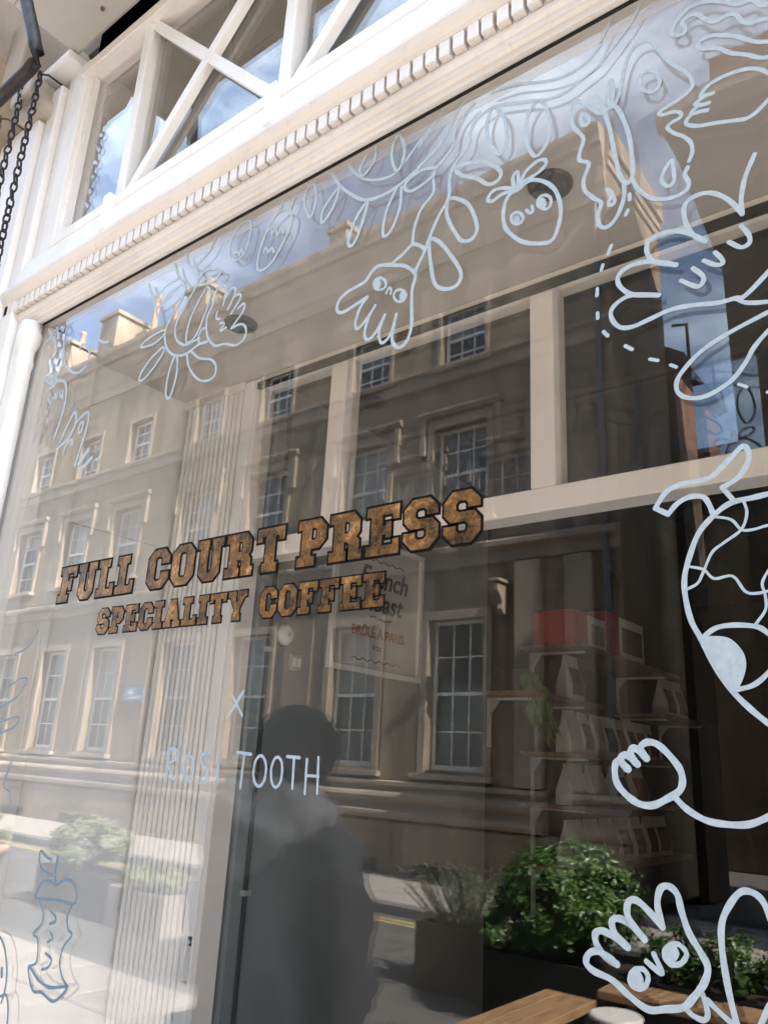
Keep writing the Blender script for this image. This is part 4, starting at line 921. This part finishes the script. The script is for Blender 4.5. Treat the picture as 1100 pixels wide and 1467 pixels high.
  (5.3, [(-2085,1555),(-2100,1498),(-2061,1483),(-2051,1456)]),
 ],
}
HANDWRITING = {
 'X': [
  (7.7, [(-1226,1724),(-1263,1675)]),
  (7.7, [(-1260,1718),(-1222,1677)]),
 ],
 'R': [
  (8.3, [(-1438,1606),(-1436,1548)]),
  (8.3, [(-1440,1607),(-1416,1606),(-1413,1589),(-1438,1576)]),
  (8.2, [(-1438,1576),(-1409,1546)]),
 ],
 'O': [
  (8.0, [(-1365,1547),(-1372,1549),(-1378,1556),(-1382,1565),(-1383,1576),(-1382,1586),(-1377,1593),(-1370,1595),(-1363,1593),(-1357,1587),(-1353,1577),(-1351,1566),(-1353,1557),(-1358,1550),(-1365,1547)]),
 ],
 'S': [
  (7.8, [(-1312,1602),(-1326,1601),(-1330,1586),(-1310,1569),(-1310,1549),(-1328,1545)]),
 ],
 'I': [
  (7.6, [(-1277,1602),(-1275,1545)]),
 ],
 'T': [
  (7.4, [(-1225,1607),(-1185,1605)]),
  (7.3, [(-1206,1606),(-1208,1543)]),
 ],
 'O.001': [
  (7.1, [(-1157,1548),(-1164,1550),(-1171,1557),(-1175,1568),(-1175,1580),(-1173,1592),(-1167,1600),(-1160,1603),(-1152,1600),(-1146,1593),(-1142,1582),(-1142,1570),(-1144,1559),(-1150,1551),(-1157,1548)]),
 ],
 'O.002': [
  (6.9, [(-1112,1549),(-1118,1551),(-1124,1558),(-1127,1569),(-1128,1581),(-1125,1592),(-1121,1599),(-1114,1602),(-1108,1600),(-1102,1593),(-1099,1582),(-1099,1570),(-1101,1559),(-1106,1552),(-1112,1549)]),
 ],
 'T.001': [
  (6.8, [(-1089,1604),(-1057,1603)]),
  (6.7, [(-1071,1603),(-1069,1549)]),
 ],
 'H': [
  (6.6, [(-1038,1601),(-1037,1542)]),
  (6.5, [(-1010,1605),(-1007,1544)]),
  (6.5, [(-1034,1573),(-1007,1573)]),
 ],
}
DOODLE_INFO = {
 'branch': ('leafy_branch_drawing', 'white line drawing of a long leafy branch trailing below the cornice'),
 'glove': ('hand_drawing', 'white line drawing of a drooping hand with two eyes at the branch end'),
 'apple': ('apple_drawing', 'white line drawing of a round apple with eyes beside a downlight'),
 'profile_l': ('face_drawing', 'white line drawing of a narrow bumpy profile face with small oval eye'),
 'profile_r': ('face_drawing', 'white line drawing of a large pear-shaped profile face shedding a tear'),
 'hair': ('wavy_drawing', 'white line drawing of wavy hair or ribbon strands above the closed hand'),
 'hand_top': ('hand_drawing', 'white line drawing of a closed mitten-like hand with three short finger folds'),
 'big_hand': ('hand_drawing', 'white line drawing of a large hand with fingernail curves and raised thumb'),
 'dashes': ('dashed_line_drawing', 'white dashed curved line falling from the profile face past the large hand'),
 'peach': ('peach_drawing', 'white line drawing of a huge round fruit with stalk, wavy veins and big eye'),
 'fist': ('fist_drawing', 'white line drawing of a fist on a thin curved arm'),
 'low_hand': ('hand_drawing', 'thick white drawing of an open hand with two solid eyes above the benches'),
 'arch': ('finger_drawing', 'thick white arched outline like a rounded finger beside the open hand'),
 'left_branch': ('leafy_branch_drawing', 'thin white drawing of a leafy hooked branch above the slatted shutter'),
 'small_hand': ('hand_drawing', 'thin white drawing of a small cupped hand touching a downlight'),
 'olive_a': ('olive_drawing', 'thin white outline of an olive with teeth at its base'),
 'olive_b': ('olive_drawing', 'thin white outline of an olive with zigzag eyes and mouth on two stalks'),
 'side_apple': ('apple_drawing', 'thin white drawing of a small sleepy apple beside the window jamb'),
 'side_berry': ('berry_drawing', 'thin white drawing of berries under the colonnette capital'),
 'side_hand': ('hand_drawing', 'thin white drawing of two raised fingers with striped cuff'),
 'core': ('apple_core_drawing', 'thin shade-tinted white line drawing of an eaten apple core with a leaf'),
 'half': ('fruit_drawing', 'thin shade-tinted white curved outline cut off beside the apple core'),
 'loops': ('loop_drawing', 'faint shade-tinted white looping leaf outlines low beside the window jamb'),
}
for k, (nm, lb) in DOODLE_INFO.items():
    if k == 'dashes':
        dt = thing(nm, (-.45, -.001, 2.4), lb, 'window drawing')
        for w, pts in DOODLE_STROKES[k]:
            mb = MB(); stroke(mb, w, pts); mb.build('dash', 'paint_pen', dt)
        continue
    mb = MB()
    for w, pts in DOODLE_STROKES[k]:
        if w: stroke(mb, w, pts)
        else: blob(mb, pts)
    xs_ = [v[0] for v in mb.v]; zs_ = [v[2] for v in mb.v]
    tag(mb.build(nm, 'shaded_pen' if k in ('core', 'half', 'loops') else 'paint_pen', origin=((min(xs_) + max(xs_)) / 2, -.001, min(zs_))), lb, 'window drawing')
hw = thing('handwritten_lettering', (-1.6, -.001, 1.55), 'white handwritten cross and two words under the gilt lettering', 'lettering')
for k, v in HANDWRITING.items():
    mb = MB()
    for w, pts in v: stroke(mb, w, pts)
    mb.build('letter', 'paint_pen', hw)

# ---------------------------------------------------------------- GILT LETTERING
GL = {
 'I': (5, [[(0, 0), (5, 0), (5, 2), (3.9, 2), (3.9, 8), (5, 8), (5, 10), (0, 10), (0, 8), (1.1, 8), (1.1, 2), (0, 2)]]),
 'F': (8, [[(0, 0), (5, 0), (5, 2), (3.9, 2), (3.9, 4.1), (4.8, 4.1), (4.8, 3.3), (6.1, 3.3), (6.1, 6.7), (4.8, 6.7), (4.8, 5.9), (3.9, 5.9), (3.9, 8.1), (6.5, 8.1), (6.5, 7), (8, 7), (8, 10), (0, 10), (0, 8), (1.1, 8), (1.1, 2), (0, 2)]]),
 'E': (8, [[(0, 0), (8, 0), (8, 3), (6.5, 3), (6.5, 1.9), (3.9, 1.9), (3.9, 4.1), (4.8, 4.1), (4.8, 3.4), (6.1, 3.4), (6.1, 6.6), (4.8, 6.6), (4.8, 5.9), (3.9, 5.9), (3.9, 8.1), (6.5, 8.1), (6.5, 7), (8, 7), (8, 10), (0, 10), (0, 8), (1.1, 8), (1.1, 2), (0, 2)]]),
 'L': (7.5, [[(0, 0), (7.5, 0), (7.5, 3.2), (6, 3.2), (6, 1.9), (3.9, 1.9), (3.9, 8), (5, 8), (5, 10), (0, 10), (0, 8), (1.1, 8), (1.1, 2), (0, 2)]]),
 'T': (8, [[(1.9, 0), (6.1, 0), (6.1, 2), (5.4, 2), (5.4, 8.1), (6.5, 8.1), (6.5, 7), (8, 7), (8, 10), (0, 10), (0, 7), (1.5, 7), (1.5, 8.1), (2.6, 8.1), (2.6, 2), (1.9, 2)]]),
 'U': (8.6, [[(2.6, 0), (6.0, 0), (7.7, 1.7), (7.7, 8), (8.6, 8), (8.6, 10), (4.9, 10), (4.9, 8), (5.1, 8), (5.1, 2.6), (4.6, 2), (4.0, 2), (3.5, 2.6), (3.5, 8), (3.7, 8), (3.7, 10), (0, 10), (0, 8), (.9, 8), (.9, 1.7)]]),
 'O': (8, [[(2, 0), (6, 0), (8, 2), (8, 8), (6, 10), (2, 10), (0, 8), (0, 2)], [(3.3, 1.9), (2.7, 2.6), (2.7, 7.4), (3.3, 8.1), (4.7, 8.1), (5.3, 7.4), (5.3, 2.6), (4.7, 1.9)]]),
 'C': (8, [[(2, 0), (6, 0), (8, 2), (8, 4), (5.3, 4), (5.3, 2.6), (4.7, 1.9), (3.3, 1.9), (2.7, 2.6), (2.7, 7.4), (3.3, 8.1), (4.7, 8.1), (5.3, 7.4), (5.3, 6.2), (8, 6.2), (8, 8), (6, 10), (2, 10), (0, 8), (0, 2)]]),
 'P': (8, [[(0, 0), (5, 0), (5, 2), (3.9, 2), (3.9, 3.6), (6.2, 3.6), (8, 5.4), (8, 8.2), (6.2, 10), (0, 10), (0, 8), (1.1, 8), (1.1, 2), (0, 2)], [(3.9, 5.5), (3.9, 8.1), (4.8, 8.1), (5.3, 7.6), (5.3, 6), (4.8, 5.5)]]),
 'R': (8.6, [[(0, 0), (4.5, 0), (4.5, 2), (3.9, 2), (3.9, 3.8), (4.7, 3.8), (5.2, 3.3), (5.2, 0), (8.6, 0), (8.6, 2), (7.9, 2), (7.9, 3.9), (7.1, 4.7), (7.9, 5.6), (7.9, 8.2), (6.2, 10), (0, 10), (0, 8), (1.1, 8), (1.1, 2), (0, 2)], [(3.9, 5.6), (3.9, 8.1), (4.7, 8.1), (5.2, 7.6), (5.2, 6.1), (4.7, 5.6)]]),
 'S': (8, [[(0, 3.4), (0, 2), (2, 0), (6, 0), (8, 2), (8, 4.4), (6.6, 5.9), (3.3, 5.9), (2.7, 6.5), (2.7, 7.5), (3.3, 8.1), (4.7, 8.1), (5.3, 7.5), (5.3, 6.7), (7.9, 6.7), (7.9, 8.1), (6, 10), (2, 10), (.1, 8.1), (.1, 5.6), (1.5, 4.1), (4.7, 4.1), (5.3, 3.5), (5.3, 2.5), (4.7, 1.9), (3.3, 1.9), (2.7, 2.5), (2.7, 3.4)]]),
 'A': (9, [[(0, 0), (3.8, 0), (3.8, 2), (3.4, 2), (3.6, 2.7), (5.4, 2.7), (5.6, 2), (5.2, 2), (5.2, 0), (9, 0), (9, 2), (8.3, 2), (6, 10), (3, 10), (.7, 2), (0, 2)], [(4.05, 4.5), (4.5, 6.6), (4.95, 4.5)]]),
 'Y': (9, [[(2.7, 0), (6.3, 0), (6.3, 2), (5.8, 2), (5.8, 4), (8, 8), (9, 8), (9, 10), (5.3, 10), (5.3, 8), (5.6, 8), (4.5, 5.9), (3.4, 8), (3.7, 8), (3.7, 10), (0, 10), (0, 8), (1, 8), (3.2, 4), (3.2, 2), (2.7, 2)]]),
}
def grow(loop, d):
    n = len(loop); P = [Vector(p) for p in loop]; out = []
    area = sum(P[i].x * P[(i + 1) % n].y - P[(i + 1) % n].x * P[i].y for i in range(n)); sgn = 1 if area > 0 else -1
    for i in range(n):
        a = (P[i] - P[i - 1]).normalized(); b = (P[(i + 1) % n] - P[i]).normalized()
        n1 = Vector((a.y, -a.x)) * sgn; n2 = Vector((b.y, -b.x)) * sgn; m = (n1 + n2)
        m = m / max(.35, m.dot(n1)); out.append(P[i] + m * d)
    return out
def letter_mesh(loops, sx, sz, y, depth):
    vs2 = [Vector((p[0] * sx, p[1] * sz, 0)) for l in loops for p in l]
    tris = tessellate_polygon([[Vector((p[0] * sx, p[1] * sz, 0)) for p in l] for l in loops]); n = len(vs2); fs = []
    fs += [tuple(t) for t in tris] + [tuple(i + n for i in t)[::-1] for t in tris]; o = 0
    for l in loops:
        k = len(l); fs += [(o + i, o + (i + 1) % k, n + o + (i + 1) % k, n + o + i) for i in range(k)]; o += k
    return MB().add([(p.x, y, p.y) for p in vs2] + [(p.x, y + depth, p.y) for p in vs2], fs)
def word(root, s, x0, x1, zb, zt):
    ol = .52; tot = sum(GL[c][0] for c in s) + 1.15 * (len(s) - 1) + 2 * ol
    u = (x1 - x0) / tot; v = (zt - zb) / (10 + 2 * ol); x = x0 + ol * u
    for c in s:
        w, loops = GL[c]
        o = letter_mesh([loops[0]] + loops[1:], u, v, -.0030, .0006)
        org = Vector((x, 0, zb + ol * v)); o.v = [tuple(Vector(p) + org) for p in o.v]
        lo = o.build('letter', 'gold', root)
        ob = MB()
        for q, lp in enumerate(loops):
            sg_ = 1 if q == 0 else -1; a_, b_ = grow(lp, -.12 * sg_), grow(lp, ol * sg_ * (1 if q == 0 else .8)); n_ = len(lp)
            vs = [(p.x * u, yy, p.y * v) for yy in (-.0022, -.0012) for p in a_ + b_]
            fs = [(k, (k + 1) % n_, n_ + (k + 1) % n_, n_ + k) for k in range(n_)] + [(2 * n_ + k, 3 * n_ + k, 3 * n_ + (k + 1) % n_, 2 * n_ + (k + 1) % n_) for k in range(n_)]
            fs += [(n_ + k, n_ + (k + 1) % n_, 3 * n_ + (k + 1) % n_, 3 * n_ + k) for k in range(n_)]
            ob.add([tuple(Vector(p) + org) for p in vs], fs)
        ob.build('outline', 'ink', lo)
        x += (w + 1.15) * u
l1 = thing('gilt_lettering', (-1.34, -.0022, 1.96), 'large distressed gold block lettering with black outline, three words on the window', 'lettering')
for s, a, b in (('FULL', -2.003, -1.657), ('COURT', -1.611, -1.142), ('PRESS', -1.112, -.672)): word(l1, s, a, b, 1.961, 2.066)
l2 = thing('gilt_lettering', (-1.34, -.0022, 1.867), 'smaller distressed gold block lettering under the large gold words', 'lettering')
for s, a, b in (('SPECIALITY', -1.792, -1.24), ('COFFEE', -1.205, -.876)): word(l2, s, a, b, 1.867, 1.936)

# ================================================================ STREET FURNITURE, PLANTS
def foliage(mb, c, rad, n, s0, s1, shell=.62, droop=0, clumps=26, sc=.14):
    C = []
    for i in range(clumps):
        v = Vector((random.gauss(0, 1), random.gauss(0, 1), random.gauss(0, 1))).normalized() * random.uniform(shell, .92)
        C.append(Vector((v.x * rad[0], v.y * rad[1], v.z * rad[2] * (1 if v.z > 0 else .85))))
    for i in range(n):
        q = random.choice(C); v = Vector((random.gauss(0, 1), random.gauss(0, 1), random.gauss(0, 1)))
        p = Vector(c) + q + Vector((v.x * rad[0], v.y * rad[1], v.z * rad[2])) * sc
        nrm = (p - Vector(c)).normalized() + Vector((random.uniform(-.9, .9), random.uniform(-.9, .9), random.uniform(-.4, .9))); nrm.normalize()
        a = nrm.orthogonal().normalized(); a.rotate(Matrix.Rotation(random.uniform(0, 6.28), 3, nrm)); b = nrm.cross(a); s = random.uniform(s0, s1)
        mb.add([p - a * s, p + b * s * .42 + nrm * s * .12, p + a * s, p - b * s * .42 + nrm * s * .12], [(0, 1, 2, 3)])
def stems(mb, c, top, n, spread, r=.008):
    for i in range(n):
        a = random.uniform(0, 6.28); q = Vector((math.cos(a) * spread, math.sin(a) * spread, 0)) * random.uniform(.3, 1)
        mb.tube([Vector(c) + q * .25, Vector(c) + q * .6 + Vector((0, 0, top * .5)), Vector(c) + q + Vector((0, 0, top))], [r, r * .7, r * .3], 5)
def planter_box(x0, x1, y0, y1, h, m, lb, soil=True):
    t = thing('planter', ((x0 + x1) / 2, (y0 + y1) / 2, 0), lb, 'planter'); e = .025
    MB().box(x0, x1, y0, y0 + e, .0, h).box(x0, x1, y1 - e, y1, .0, h).box(x0, x0 + e, y0 + e, y1 - e, 0, h).box(x1 - e, x1, y0 + e, y1 - e, 0, h).build('side', m, t, .004)
    B(x0 + e, x1 - e, y0 + e, y1 - e, 0.01, h - .05).build('soil', 'soil', t)
    return t
def shrub(name, c, rad, n, s0, s1, m, lb, cat='shrub', base=.4, clumps=26, sp=.3, sc=.14, shell=.62):
    t = thing(name, (c[0], c[1], base), lb, cat)
    mb = MB(); foliage(mb, c, rad, n, s0, s1, clumps=clumps, sc=sc, shell=shell); mb.build('foliage', m, t)['kind'] = 'stuff'
    mb = MB(); stems(mb, (c[0], c[1], base - .03), c[2] - base + .1, 14, sp); mb.build('stem', 'bark', t)
    return t
planter_box(-3.97, -3.36, -5.0, -4.45, .46, 'corten', 'square brown planter with grey-green rosemary standing in the road')
rs = thing('rosemary_plant', (-3.66, -4.7, .41), 'spiky grey-green rosemary growing in the square brown planter', 'plant')
mb = MB(); st = MB()
for i in range(130):
    a = random.uniform(0, 6.28); r0 = random.uniform(0, .2); p = Vector((-3.66 + math.cos(a) * r0, -4.7 + math.sin(a) * r0, .41)); d = Vector((math.cos(a) * r0 * 1.9, math.sin(a) * r0 * 1.9, random.uniform(.26, .46)))
    st.tube([p, p + d * .6, p + d], [.004, .003, .002], 4)
    for k in range(26):
        t_ = .15 + .85 * k / 26; q = p + d * t_; b_ = random.uniform(0, 6.28); e = Vector((math.cos(b_), math.sin(b_), .7)) * random.uniform(.022, .040); u = e.cross(Vector((0, 0, 1))).normalized() * .0065
        mb.add([q - u, q + u, q + e], [(0, 1, 2)])
mb.build('foliage', 'rosemary', rs)['kind'] = 'stuff'; st.build('stem', 'bark', rs)
planter_box(-3.2, -2.12, -4.75, -4.1, .44, 'planter', 'long charcoal planter holding the big round glossy bush')
shrub('bush', (-2.66, -4.4, .77), (.48, .42, .37), 16000, .015, .031, 'leaf', 'big rounded glossy green bush in the long charcoal planter', 'bush', .39, 130, .3, .10, .70)
mb = MB(); foliage(mb, (-3.0, -4.2, .5), (.24, .2, .2), 2600, .016, .03, clumps=10)
tr = thing('bush', (-3.0, -4.2, .4), 'low trailing green bush spilling over the end of the charcoal planter', 'bush'); mb.build('foliage', 'leaf', tr)['kind'] = 'stuff'
mb = MB(); stems(mb, (-3.0, -4.2, .39), .15, 8, .15); mb.build('stem', 'bark', tr)
planter_box(-2.08, .9, -4.7, -4.2, .42, 'planter', 'very long low charcoal planter with a clipped hedge behind the bench')
hg = thing('hedge', (-.6, -4.45, .38), 'low dark clipped hedge in the very long planter behind the bench', 'hedge')
mb = MB()
for i in range(9): foliage(mb, (-1.92 + i * .33, -4.42, .56 + random.uniform(-.02, .03)), (.22, .24, .17), 1600, .014, .026, clumps=20)
mb.build('foliage', 'leaf', hg)['kind'] = 'stuff'; mb = MB()
for i in range(9): stems(mb, (-1.92 + i * .33, -4.42, .36), .2, 4, .12)
mb.build('stem', 'bark', hg)
def bench(name, x0, x1, y0, y1, z, along, lb, rot=0):
    cx, cy = (x0 + x1) / 2, (y0 + y1) / 2; t = thing(name, (cx, cy, 0), lb, 'bench'); t.rotation_euler.z = rot
    n = 3
    for i in range(n):
        if along == 'y': w = (x1 - x0) / n; q = B(x0 - cx + i * w + .002, x0 - cx + (i + 1) * w - .002, y0 - cy, y1 - cy, z - .045, z)
        else: w = (y1 - y0) / n; q = B(x0 - cx, x1 - cx, y0 - cy + i * w + .002, y0 - cy + (i + 1) * w - .002, z - .045, z)
        q.build('plank', 'wood', None, .004, origin=(0, 0, 0)).parent = t
    for sx in (-1, 1):
        for sy in (-1, 1):
            px_, py_ = sx * ((x1 - x0) / 2 - .05), sy * ((y1 - y0) / 2 - .05)
            B(px_ - .02, px_ + .02, py_ - .02, py_ + .02, 0, z - .046).build('leg', 'steel', None, origin=(0, 0, 0)).parent = t
    return t
bench('bench', -2.34, -2.04, -3.44, -2.05, .45, 'y', 'oiled timber bench standing end-on to the shop window')
bench('bench', -2.14, .6, -4.02, -3.72, .45, 'x', 'long oiled timber bench running in front of the low hedge', R(-3))
sto = thing('stool', (-1.86, -3.27, 0), 'round white topped stool between the two timber benches', 'stool')
MB().lathe((-1.86, -3.27, .425), [(.12, 0), (.132, .006), (.132, .02), (.126, .026)], 32).build('seat', 'stool', sto, smooth=False)
for i in range(4):
    a = R(45 + 90 * i); MB().tube([(-1.86 + .08 * math.cos(a), -3.27 + .08 * math.sin(a), .4245), (-1.86 + .13 * math.cos(a), -3.27 + .13 * math.sin(a), 0.0)], .011, 8).build('leg', 'steel', sto)
# planters further along
planter_box(-8.55, -7.3, -4.35, -3.9, .40, 'planter', 'charcoal planter with a pale leafy bush farther along the kerb')
shrub('bush', (-7.95, -4.1, .64), (.62, .34, .26), 5200, .02, .036, 'leaf2', 'pale green leafy bush in the farther charcoal planter', 'bush', .35, 26)
planter_box(-7.2, -6.35, -4.3, -3.88, .36, 'paving', 'pale stone trough with low planting farther along the kerb')
shrub('bush', (-6.78, -4.08, .46), (.42, .26, .15), 1100, .02, .036, 'leaf2', 'low pale green planting in the pale stone trough', 'bush', .31, 16)
pt = thing('plant_pot', (-9.45, -3.7, 0), 'tapered terracotta pot standing beside the farther charcoal planter', 'pot')
MB().lathe((-9.45, -3.7, 0), [(.20, 0), (.26, .42), (.29, .44), (.29, .52), (.25, .52), (.24, .46)], 20).build('body', 'terracotta', pt, smooth=True)
shrub('bush', (-9.5, -3.75, .70), (.33, .26, .2), 1100, .02, .036, 'leaf2', 'loose pale plant growing in the tapered terracotta pot', 'bush', .45, 14, .1)

# ================================================================ PERSON with back to the window
pr = thing('person', (-1.65, -.56, PAVZ), 'person in dark grey hoodie with hood down and short dark hair, back to the window', 'person')
def skinned(name, pts, edges, rad, m, parent, sub=2, root=0):
    me = bpy.data.meshes.new(name); me.from_pydata(pts, edges, [])
    o = put(name, me, m, parent)
    sk = o.modifiers.new('skin', 'SKIN'); sk.use_smooth_shade = True; sk.branch_smoothing = .4
    me.skin_vertices[0].data
    for i, r in enumerate(rad): me.skin_vertices[0].data[i].radius = r if isinstance(r, tuple) else (r, r)
    me.skin_vertices[0].data[root].use_root = True
    s = o.modifiers.new('sub', 'SUBSURF'); s.levels = sub; s.render_levels = sub
    return o
def skinned_obj(name, pts, edges, rad, m, parent, sub=2, root=0):
    me = bpy.data.meshes.new(name); me.from_pydata(pts, edges, [])
    bm = bmesh.new(); bm.from_mesh(me); lay = bm.verts.layers.skin.verify()
    bm.verts.ensure_lookup_table()
    for i, r in enumerate(rad):
        bm.verts[i][lay].radius = r if isinstance(r, tuple) else (r, r); bm.verts[i][lay].use_root = (i == root)
    bm.to_mesh(me); bm.free(); o = put(name, me, m, parent)
    sk = o.modifiers.new('skin', 'SKIN'); sk.use_smooth_shade = True; sk.branch_smoothing = .3
    s = o.modifiers.new('sub', 'SUBSURF'); s.levels = sub; s.render_levels = sub
    return o
# body: pelvis, spine, neck, head, arms, legs
body_p = [(0, 0, .86), (0, .01, 1.05), (0, .01, 1.25), (0, -.005, 1.38), (0, -.02, 1.45), (0, -.035, 1.52), (0, -.035, 1.57),
          (.15, .0, 1.33), (.22, .0, .92), (.10, -.22, 1.0), (.03, -.30, 1.05), (-.15, .0, 1.33), (-.22, .0, .92), (-.10, -.22, 1.0), (-.03, -.30, 1.05),
          (.09, 0, .80), (.09, -.01, .45), (.09, .02, .09), (-.09, 0, .80), (-.09, -.01, .45), (-.09, .02, .09)]
body_e = [(0, 1), (1, 2), (2, 3), (3, 4), (4, 5), (5, 6), (3, 7), (7, 8), (8, 9), (9, 10), (3, 11), (11, 12), (12, 13), (13, 14), (0, 15), (15, 16), (16, 17), (0, 18), (18, 19), (19, 20)]
body_r = [(.13, .1), (.12, .09), (.13, .1), .075, .052, (.072, .085), (.068, .08), .05, .04, .03, .026, .05, .04, .03, .026, .075, .055, .038, .075, .055, .038]
skinned_obj('body', body_p, body_e, body_r, 'skin', pr)
hp = [(0, .01, .74), (0, .015, .95), (0, .02, 1.15), (0, .015, 1.27), (0, .0, 1.36), (.18, .01, 1.295), (.245, .01, 1.15), (.235, .0, .88), (.12, -.22, .97), (-.18, .01, 1.295), (-.245, .01, 1.15), (-.235, .0, .88), (-.12, -.22, .97)]
he = [(0, 1), (1, 2), (2, 3), (3, 4), (3, 5), (5, 6), (6, 7), (7, 8), (3, 9), (9, 10), (10, 11), (11, 12)]
hr = [(.205, .15), (.215, .155), (.205, .15), (.165, .13), (.09, .09), .085, .078, .072, .05, .085, .078, .072, .05]
ho_ = skinned_obj('hoodie', hp, he, hr, 'hoodie', pr, 3, 1)
ctex = bpy.data.textures.new('cloth_folds', 'CLOUDS'); ctex.noise_scale = .11; ctex.noise_depth = 2
def folds(o, st):
    d = o.modifiers.new('folds', 'DISPLACE'); d.texture = ctex; d.strength = st; d.mid_level = .5; d.texture_coords = 'LOCAL'
folds(ho_, .09)
# hood lying on the shoulders: folded collar ring plus pouch
hv = MB(); nu, nv = 22, 12
for i in range(nu):
    a = R(-150 + 300 * i / (nu - 1)); back = .5 + .5 * math.cos(a)         # a = 0 at the back (+y)
    cxh, cyh, czh = .115 * math.sin(a) * 1.12, .02 + .105 * math.cos(a), 1.385 + .012 * back - .02 * (1 - back)
    w_, h_ = .035 + .04 * back, .034 + .042 * back
    for j in range(nv):
        b = 2 * math.pi * j / nv; rr = 1 + .24 * math.sin(3 * b + 5 * a) * back + .14 * math.sin(8 * a + 2 * b)
        o_ = math.cos(b) * w_ * rr + .03 * back; z_ = math.sin(b) * h_ * rr - .055 * back * (math.cos(b) * .5 + .5)
        hv.v.append((cxh + math.sin(a) * o_, cyh + math.cos(a) * o_, czh + z_))
for i in range(nu - 1):
    for j in range(nv): hv.f.append((i * nv + j, i * nv + (j + 1) % nv, (i + 1) * nv + (j + 1) % nv, (i + 1) * nv + j))
hv.f += [tuple(range(nv)), tuple(range((nu - 1) * nv, nu * nv))]
ho = hv.build('hood', 'hood', None, smooth=True, origin=(0, 0, 0)); ho.parent = pr
s_ = ho.modifiers.new('sub', 'SUBSURF'); s_.levels = 2; s_.render_levels = 2; folds(ho, .06)
# drooping pouch of the hood at the back
pv = MB(); nu, nv = 14, 18
for i in range(nu + 1):
    t = i / nu; th = math.pi * t
    for j in range(nv):
        a = 2 * math.pi * j / nv; rr = math.sin(th)
        f_ = 1 + .10 * math.sin(4 * a + 3 * t) + .07 * math.sin(7 * t * 3 + a)
        pv.v.append((.17 * rr * math.cos(a) * f_ * (1 - .25 * t), .125 + .06 * rr * math.sin(a) * f_ + .03 * t, 1.40 - .20 * t + .012 * math.sin(3 * a)))
for i in range(nu):
    for j in range(nv): pv.f.append((i * nv + j, i * nv + (j + 1) % nv, (i + 1) * nv + (j + 1) % nv, (i + 1) * nv + j))
po2 = pv.build('hood_pouch', 'hood', None, smooth=True, origin=(0, 0, 0)); po2.parent = pr; s_ = po2.modifiers.new('sub', 'SUBSURF'); s_.levels = 1; s_.render_levels = 1; folds(po2, .08)
# hair: tousled cap over the back of the head
hm = MB(); nu, nv = 14, 26
for i in range(nu + 1):
    th = math.pi * .74 * i / nu
    for j in range(nv):
        a = 2 * math.pi * j / nv; f_ = 1 + .04 * math.sin(9 * a + 4 * th) + .03 * math.sin(17 * a - 7 * th) + random.uniform(-.012, .012)
        front = max(0, -math.sin(a)); k_ = 1 - .10 * front * (th > 1.2)
        zz = math.cos(th) * .135
        hm.v.append((.118 * math.sin(th) * math.cos(a) * f_ * k_, -.03 + .128 * math.sin(th) * math.sin(a) * f_ * k_, 1.515 + zz * f_ * (1.0 if zz > 0 else .85)))
for i in range(nu):
    for j in range(nv): hm.f.append((i * nv + j, i * nv + (j + 1) % nv, (i + 1) * nv + (j + 1) % nv, (i + 1) * nv + j))
hm.build('hair', 'hair', None, smooth=True, origin=(0, 0, 0)).parent = pr
for s in (-1, 1):
    e_ = MB().lathe((0, 0, 0), [(.004, -.03), (.016, -.02), (.018, .01), (.006, .028)], 10); e_.v = [(s * .098 + x * .5, -.03 + y, 1.50 + z) for x, y, z in e_.v]; e_.build('ear', 'skin', None, smooth=True, origin=(0, 0, 0)).parent = pr
    # five fingers on each hand, curled round the phone
    hb = MB()
    for f in range(4): hb.tube([(s * (.045 - .0 * f), -.31, 1.075 - f * .017), (s * .03, -.345, 1.077 - f * .017), (s * .004, -.35, 1.077 - f * .017)], [.009, .008, .006], 8)
    hb.tube([(s * .04, -.305, 1.08), (s * .03, -.30, 1.11), (s * .012, -.305, 1.125)], [.010, .009, .007], 8)
    hb.build('fingers', 'skin', None, smooth=True, origin=(0, 0, 0)).parent = pr
    sh = MB().add([(s * .09 + x * .045, y, z) for x, y, z in ((-1, .09, 0), (1, .09, 0), (1, -.12, 0), (.6, -.19, 0), (-.6, -.19, 0), (-1, -.12, 0), (-.8, .08, .1), (.8, .08, .1), (.8, -.04, .1), (.5, -.16, .05), (-.5, -.16, .05), (-.8, -.04, .1))],
                  [(0, 1, 2, 3, 4, 5), (6, 7, 8, 9, 10, 11), (0, 1, 7, 6), (1, 2, 8, 7), (2, 3, 9, 8), (3, 4, 10, 9), (4, 5, 11, 10), (5, 0, 6, 11)]); sh.build('shoe', 'shoe', None, .012, origin=(0, 0, 0)).parent = pr
nose = MB().add([(0, -.118, 1.53), (-.014, -.112, 1.49), (.014, -.112, 1.49), (0, -.138, 1.492)], [(0, 1, 3), (0, 3, 2), (1, 2, 3), (0, 2, 1)]); nose.build('nose', 'skin', None, .003, origin=(0, 0, 0)).parent = pr
skinned_obj('trousers', [(0, 0, .86), (.095, 0, .78), (.095, -.012, .45), (.095, .02, .08), (-.095, 0, .78), (-.095, -.012, .45), (-.095, .02, .08)], [(0, 1), (1, 2), (2, 3), (0, 4), (4, 5), (5, 6)], [(.17, .125), .1, .078, .062, .1, .078, .062], 'jeans', pr)
ph = thing('mobile_phone', (-1.65, -.89, PAVZ + 1.02), 'dark mobile phone held by the person in the hoodie', 'phone')
B(-1.685, -1.615, -.895, -.887, PAVZ + 1.03, PAVZ + 1.17).build('case', 'black', ph, .002)
B(-1.681, -1.619, -.8865, -.8860, PAVZ + 1.035, PAVZ + 1.165).build('screen', 'pane', ph)
